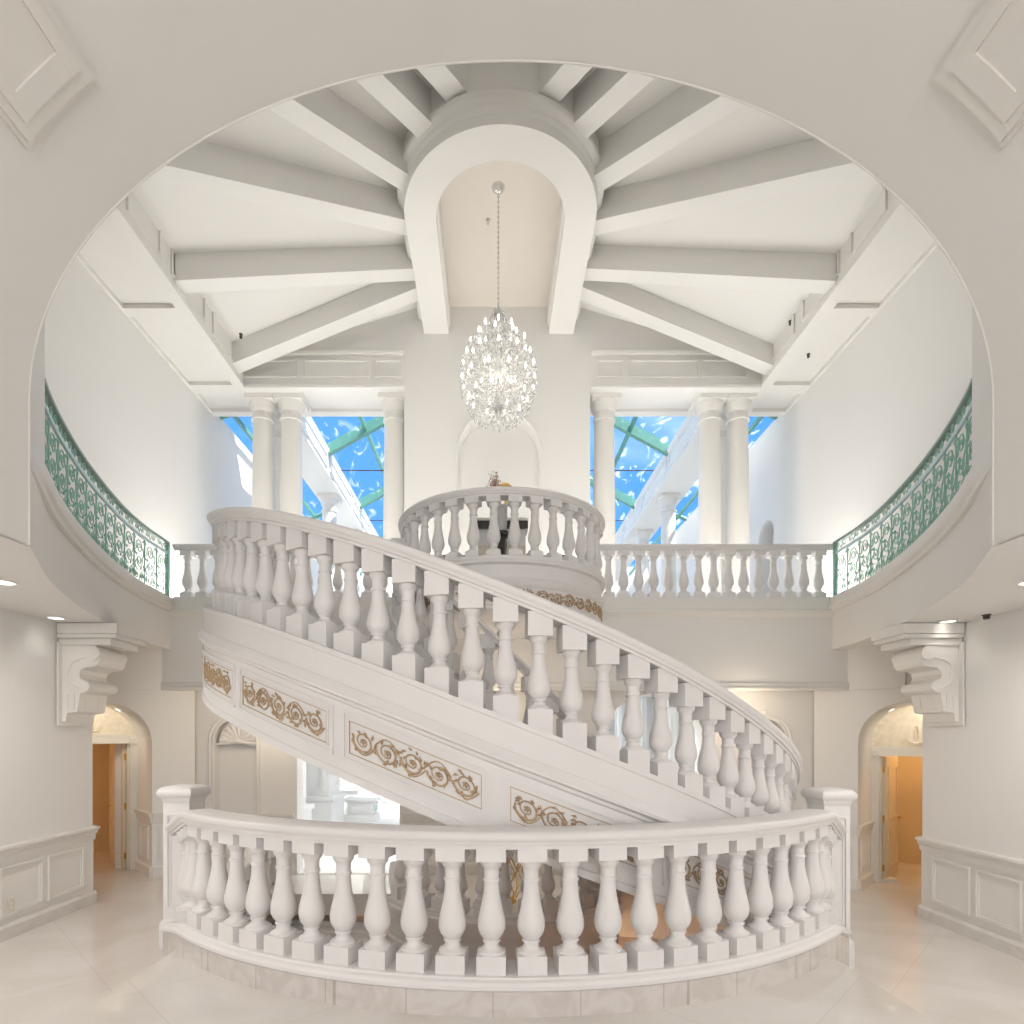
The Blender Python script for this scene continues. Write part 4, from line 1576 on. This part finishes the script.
MB().lathe([(.06, 0), (.06, .02), (.02, .06), (.016, .34), (.03, .38)], (X0 + .04, 8.05, 4.865), 12).build('stand', M_BRASS, p2, 40)
p = thing('console_table', 'console with white top, dark edge and pale front behind the pulpit balusters', 'table', (X0, 8.1, ZU))
tx0, tx1 = X0 - .36, X0 + .34
MB().box(tx0, tx1, 7.92, 8.22, 4.82, 4.86).build('top', M_WHITE, p, 0)
MB().box(tx0, tx1, 7.915, 8.225, 4.72, 4.819).build('dark_apron', M_DARK, p, 0)
MB().box(tx0 + .03, tx1 - .03, 7.97, 8.19, 4.50, 4.719).build('white_front', M_WHITE, p, 0)
MB().box(tx0 + .03, tx1 - .03, 7.96, 8.20, 4.20, 4.499).build('gold_front', M_LUNETTE, p, 0)
for sx in (tx0 + .06, tx1 - .06):
    for sy in (8.0, 8.16):
        MB().lathe([(.025, 0), (.025, .18)], (sx, sy, ZU), 10).build('leg', M_BRASS, p, 30)
for sx in (-1, 1):
    t = thing('bench', 'dark low bench seat half hidden behind the pulpit balusters, %s of the pedestal' % ('left' if sx < 0 else 'right'), 'bench', (X0 + sx * .68, 8.1, ZU), 'benches on the pulpit')
    xx = X0 + sx * .70
    MB().box(xx - .2, xx + .2, 8.0, 8.35, 4.32, 4.38).build('seat', M_DARK, t, 0)
    for a_ in (-.16, .16):
        for b_ in (8.04, 8.31):
            MB().lathe([(.018, 0), (.022, .30)], (xx + a_, b_, ZU), 8).build('leg', M_POT, t, 30)
# gold wire sculpture on the inner landing
o = thing('wire_sculpture', 'gold wire sculpture glimpsed between the middle front balusters', 'sculpture', (X0 + .05, 8.0, ZB))
m_ = MB()
for i in range(16):
    an = 2 * PI * i / 16
    an2 = an + (1.9 if i % 2 else -1.9)
    pts = []
    for j in range(12):
        q = j / 11
        r_ = .05 + .2 * math.sin(PI * (.1 + .85 * q)) ** .8
        aa = an + (an2 - an) * q
        pts.append((X0 + .05 + r_ * math.cos(aa), 8.0 + r_ * math.sin(aa), ZB + .05 + .85 * q))
    m_.tube(pts, .008, 5)
m_.build('wire_cage', M_BRASS, o, 40)
MB().lathe([(.14, 0), (.14, .03), (.05, .06)], (X0 + .05, 8.0, ZB), 16).build('base', M_BRASS, o, 30)
# up-light at the foot of the left niche
o = thing('niche_uplight', 'tiny dark uplight glowing at the foot of the niche in the back wall', 'uplight', (-4.12, YW + .08, .46))
MB().lathe([(.05, 0), (.06, .02), (.04, .035)], (-4.12, YW + .08, .46), 12).build('can', M_BLACK, o, 30)
MB().lathe([(.035, .036), (.02, .04)], (-4.12, YW + .08, .46), 12).build('lens', M_LAMP, o, 30)

# ------------------------------------------------------------------ light


def light(kind, name, loc, energy, color, **kw):
    L = bpy.data.lights.new(name, kind)
    L.energy = energy
    L.color = color
    for k, v_ in kw.items():
        if k not in ('rot', 'to'):
            setattr(L, k, v_)
    o = bpy.data.objects.new(name.replace(' ', '_'), L)
    o.location = loc
    if 'to' in kw:
        d = Vector(kw['to']) - Vector(loc)
        o.rotation_euler = d.to_track_quat('-Z', 'Y').to_euler()
    COL.objects.link(o)
    return o


# unseen fill added behind the camera, in front of the solid rear wall
light('AREA', 'entrance fill', (X0, -6.6, 3.3), 275, (1.0, .985, .98), shape='RECTANGLE', size=6.4, size_y=6.0, to=(X0, 8, 2.6))
# unseen fills added on the gallery and balcony floors, mimicking bounced sun
light('AREA', 'gallery bounce fill', (-5.45, 10.2, ZU + .04), 60, (1.0, .97, .92), shape='RECTANGLE', size=.5, size_y=1.5, to=(-4.6, 8.2, 10))
light('AREA', 'gallery bounce fill', (5.70, 10.2, ZU + .04), 60, (1.0, .97, .92), shape='RECTANGLE', size=.5, size_y=1.5, to=(4.9, 8.2, 10))
light('AREA', 'balcony bounce fill', (X0, 10.75, ZU + .04), 125, (1.0, .97, .92), shape='RECTANGLE', size=8.6, size_y=.7, to=(X0, 10.0, 10))
light('AREA', 'pier fill', (X0, 4.5, 8.3), 26, (1.0, .98, .95), shape='RECTANGLE', size=9.0, size_y=1.5, spread=rad(75), to=(X0, 11.3, 6.9))  # unseen fill added to brighten the pier, no clerestory is built
# fill added under the balcony slab, out of view, to brighten the court
light('AREA', 'court fill', (X0, 10.9, 3.32), 260, (1.0, .98, .95), shape='RECTANGLE', size=9.5, size_y=1.6, to=(X0, 11.9, 0))
sun = light('SUN', 'sun', (5, 14, 20), 6.5, (1.0, .96, .90), angle=rad(.6), to=(5 - 5.0, 14 + 3.2, 20 - 8.0))
light('POINT', 'chandelier glow', (HX, HY, 7.3), 14, (1.0, .90, .76), shadow_soft_size=.5)
# warm lamps under the balcony and down in the well
for x in (-3.6, 0.13, 3.9):
    light('POINT', 'balcony soffit lamp', (x, 9.0 if abs(x) > 1 else 8.6, 2.3), 14, (1.0, .82, .62), shadow_soft_size=.15)
light('POINT', 'well lamp', (X0, 8.7, -3.2), 80, (1.0, .62, .30), shadow_soft_size=.2)
light('POINT', 'well lamp', (1.2, 7.6, -3.9), 30, (1.0, .62, .30), shadow_soft_size=.2)

w = bpy.data.worlds.new('sky')
SC.world = w
w.use_nodes = True
nt = w.node_tree
bg = nt.nodes['Background']
tc = nt.nodes.new('ShaderNodeTexCoord')
no = nt.nodes.new('ShaderNodeTexNoise')
no.inputs['Scale'].default_value = 5.0
no.inputs['Detail'].default_value = 5
no.inputs['Distortion'].default_value = .6
rp = nt.nodes.new('ShaderNodeValToRGB')
rp.color_ramp.elements[0].position = .55
rp.color_ramp.elements[0].color = (.085, .30, .80, 1)
rp.color_ramp.elements[1].position = .85
rp.color_ramp.elements[1].color = (.55, .72, .95, 1)
nt.links.new(tc.outputs['Generated'], no.inputs['Vector'])
nt.links.new(no.outputs['Fac'], rp.inputs['Fac'])
sp = nt.nodes.new('ShaderNodeSeparateXYZ')
mr = nt.nodes.new('ShaderNodeMapRange')
mr.interpolation_type = 'SMOOTHSTEP'
mr.inputs['From Min'].default_value = .55
mr.inputs['From Max'].default_value = .72
cm = nt.nodes.new('ShaderNodeMix')
cm.data_type = 'RGBA'
cm.inputs[7].default_value = (1.0, 1.0, 1.0, 1)  # white overhead sky, out of view, added to whiten the court light
nt.links.new(tc.outputs['Generated'], sp.inputs[0])
nt.links.new(sp.outputs['Z'], mr.inputs['Value'])
nt.links.new(mr.outputs[0], cm.inputs[0])
nt.links.new(rp.outputs['Color'], cm.inputs[6])
nt.links.new(cm.outputs[2], bg.inputs['Color'])
bg.inputs['Strength'].default_value = 1.3

SC.view_settings.view_transform = 'Standard'
SC.view_settings.look = 'None'
SC.view_settings.gamma = 1.0
SC.view_settings.exposure = 0.33
SC.view_settings.use_curve_mapping = False
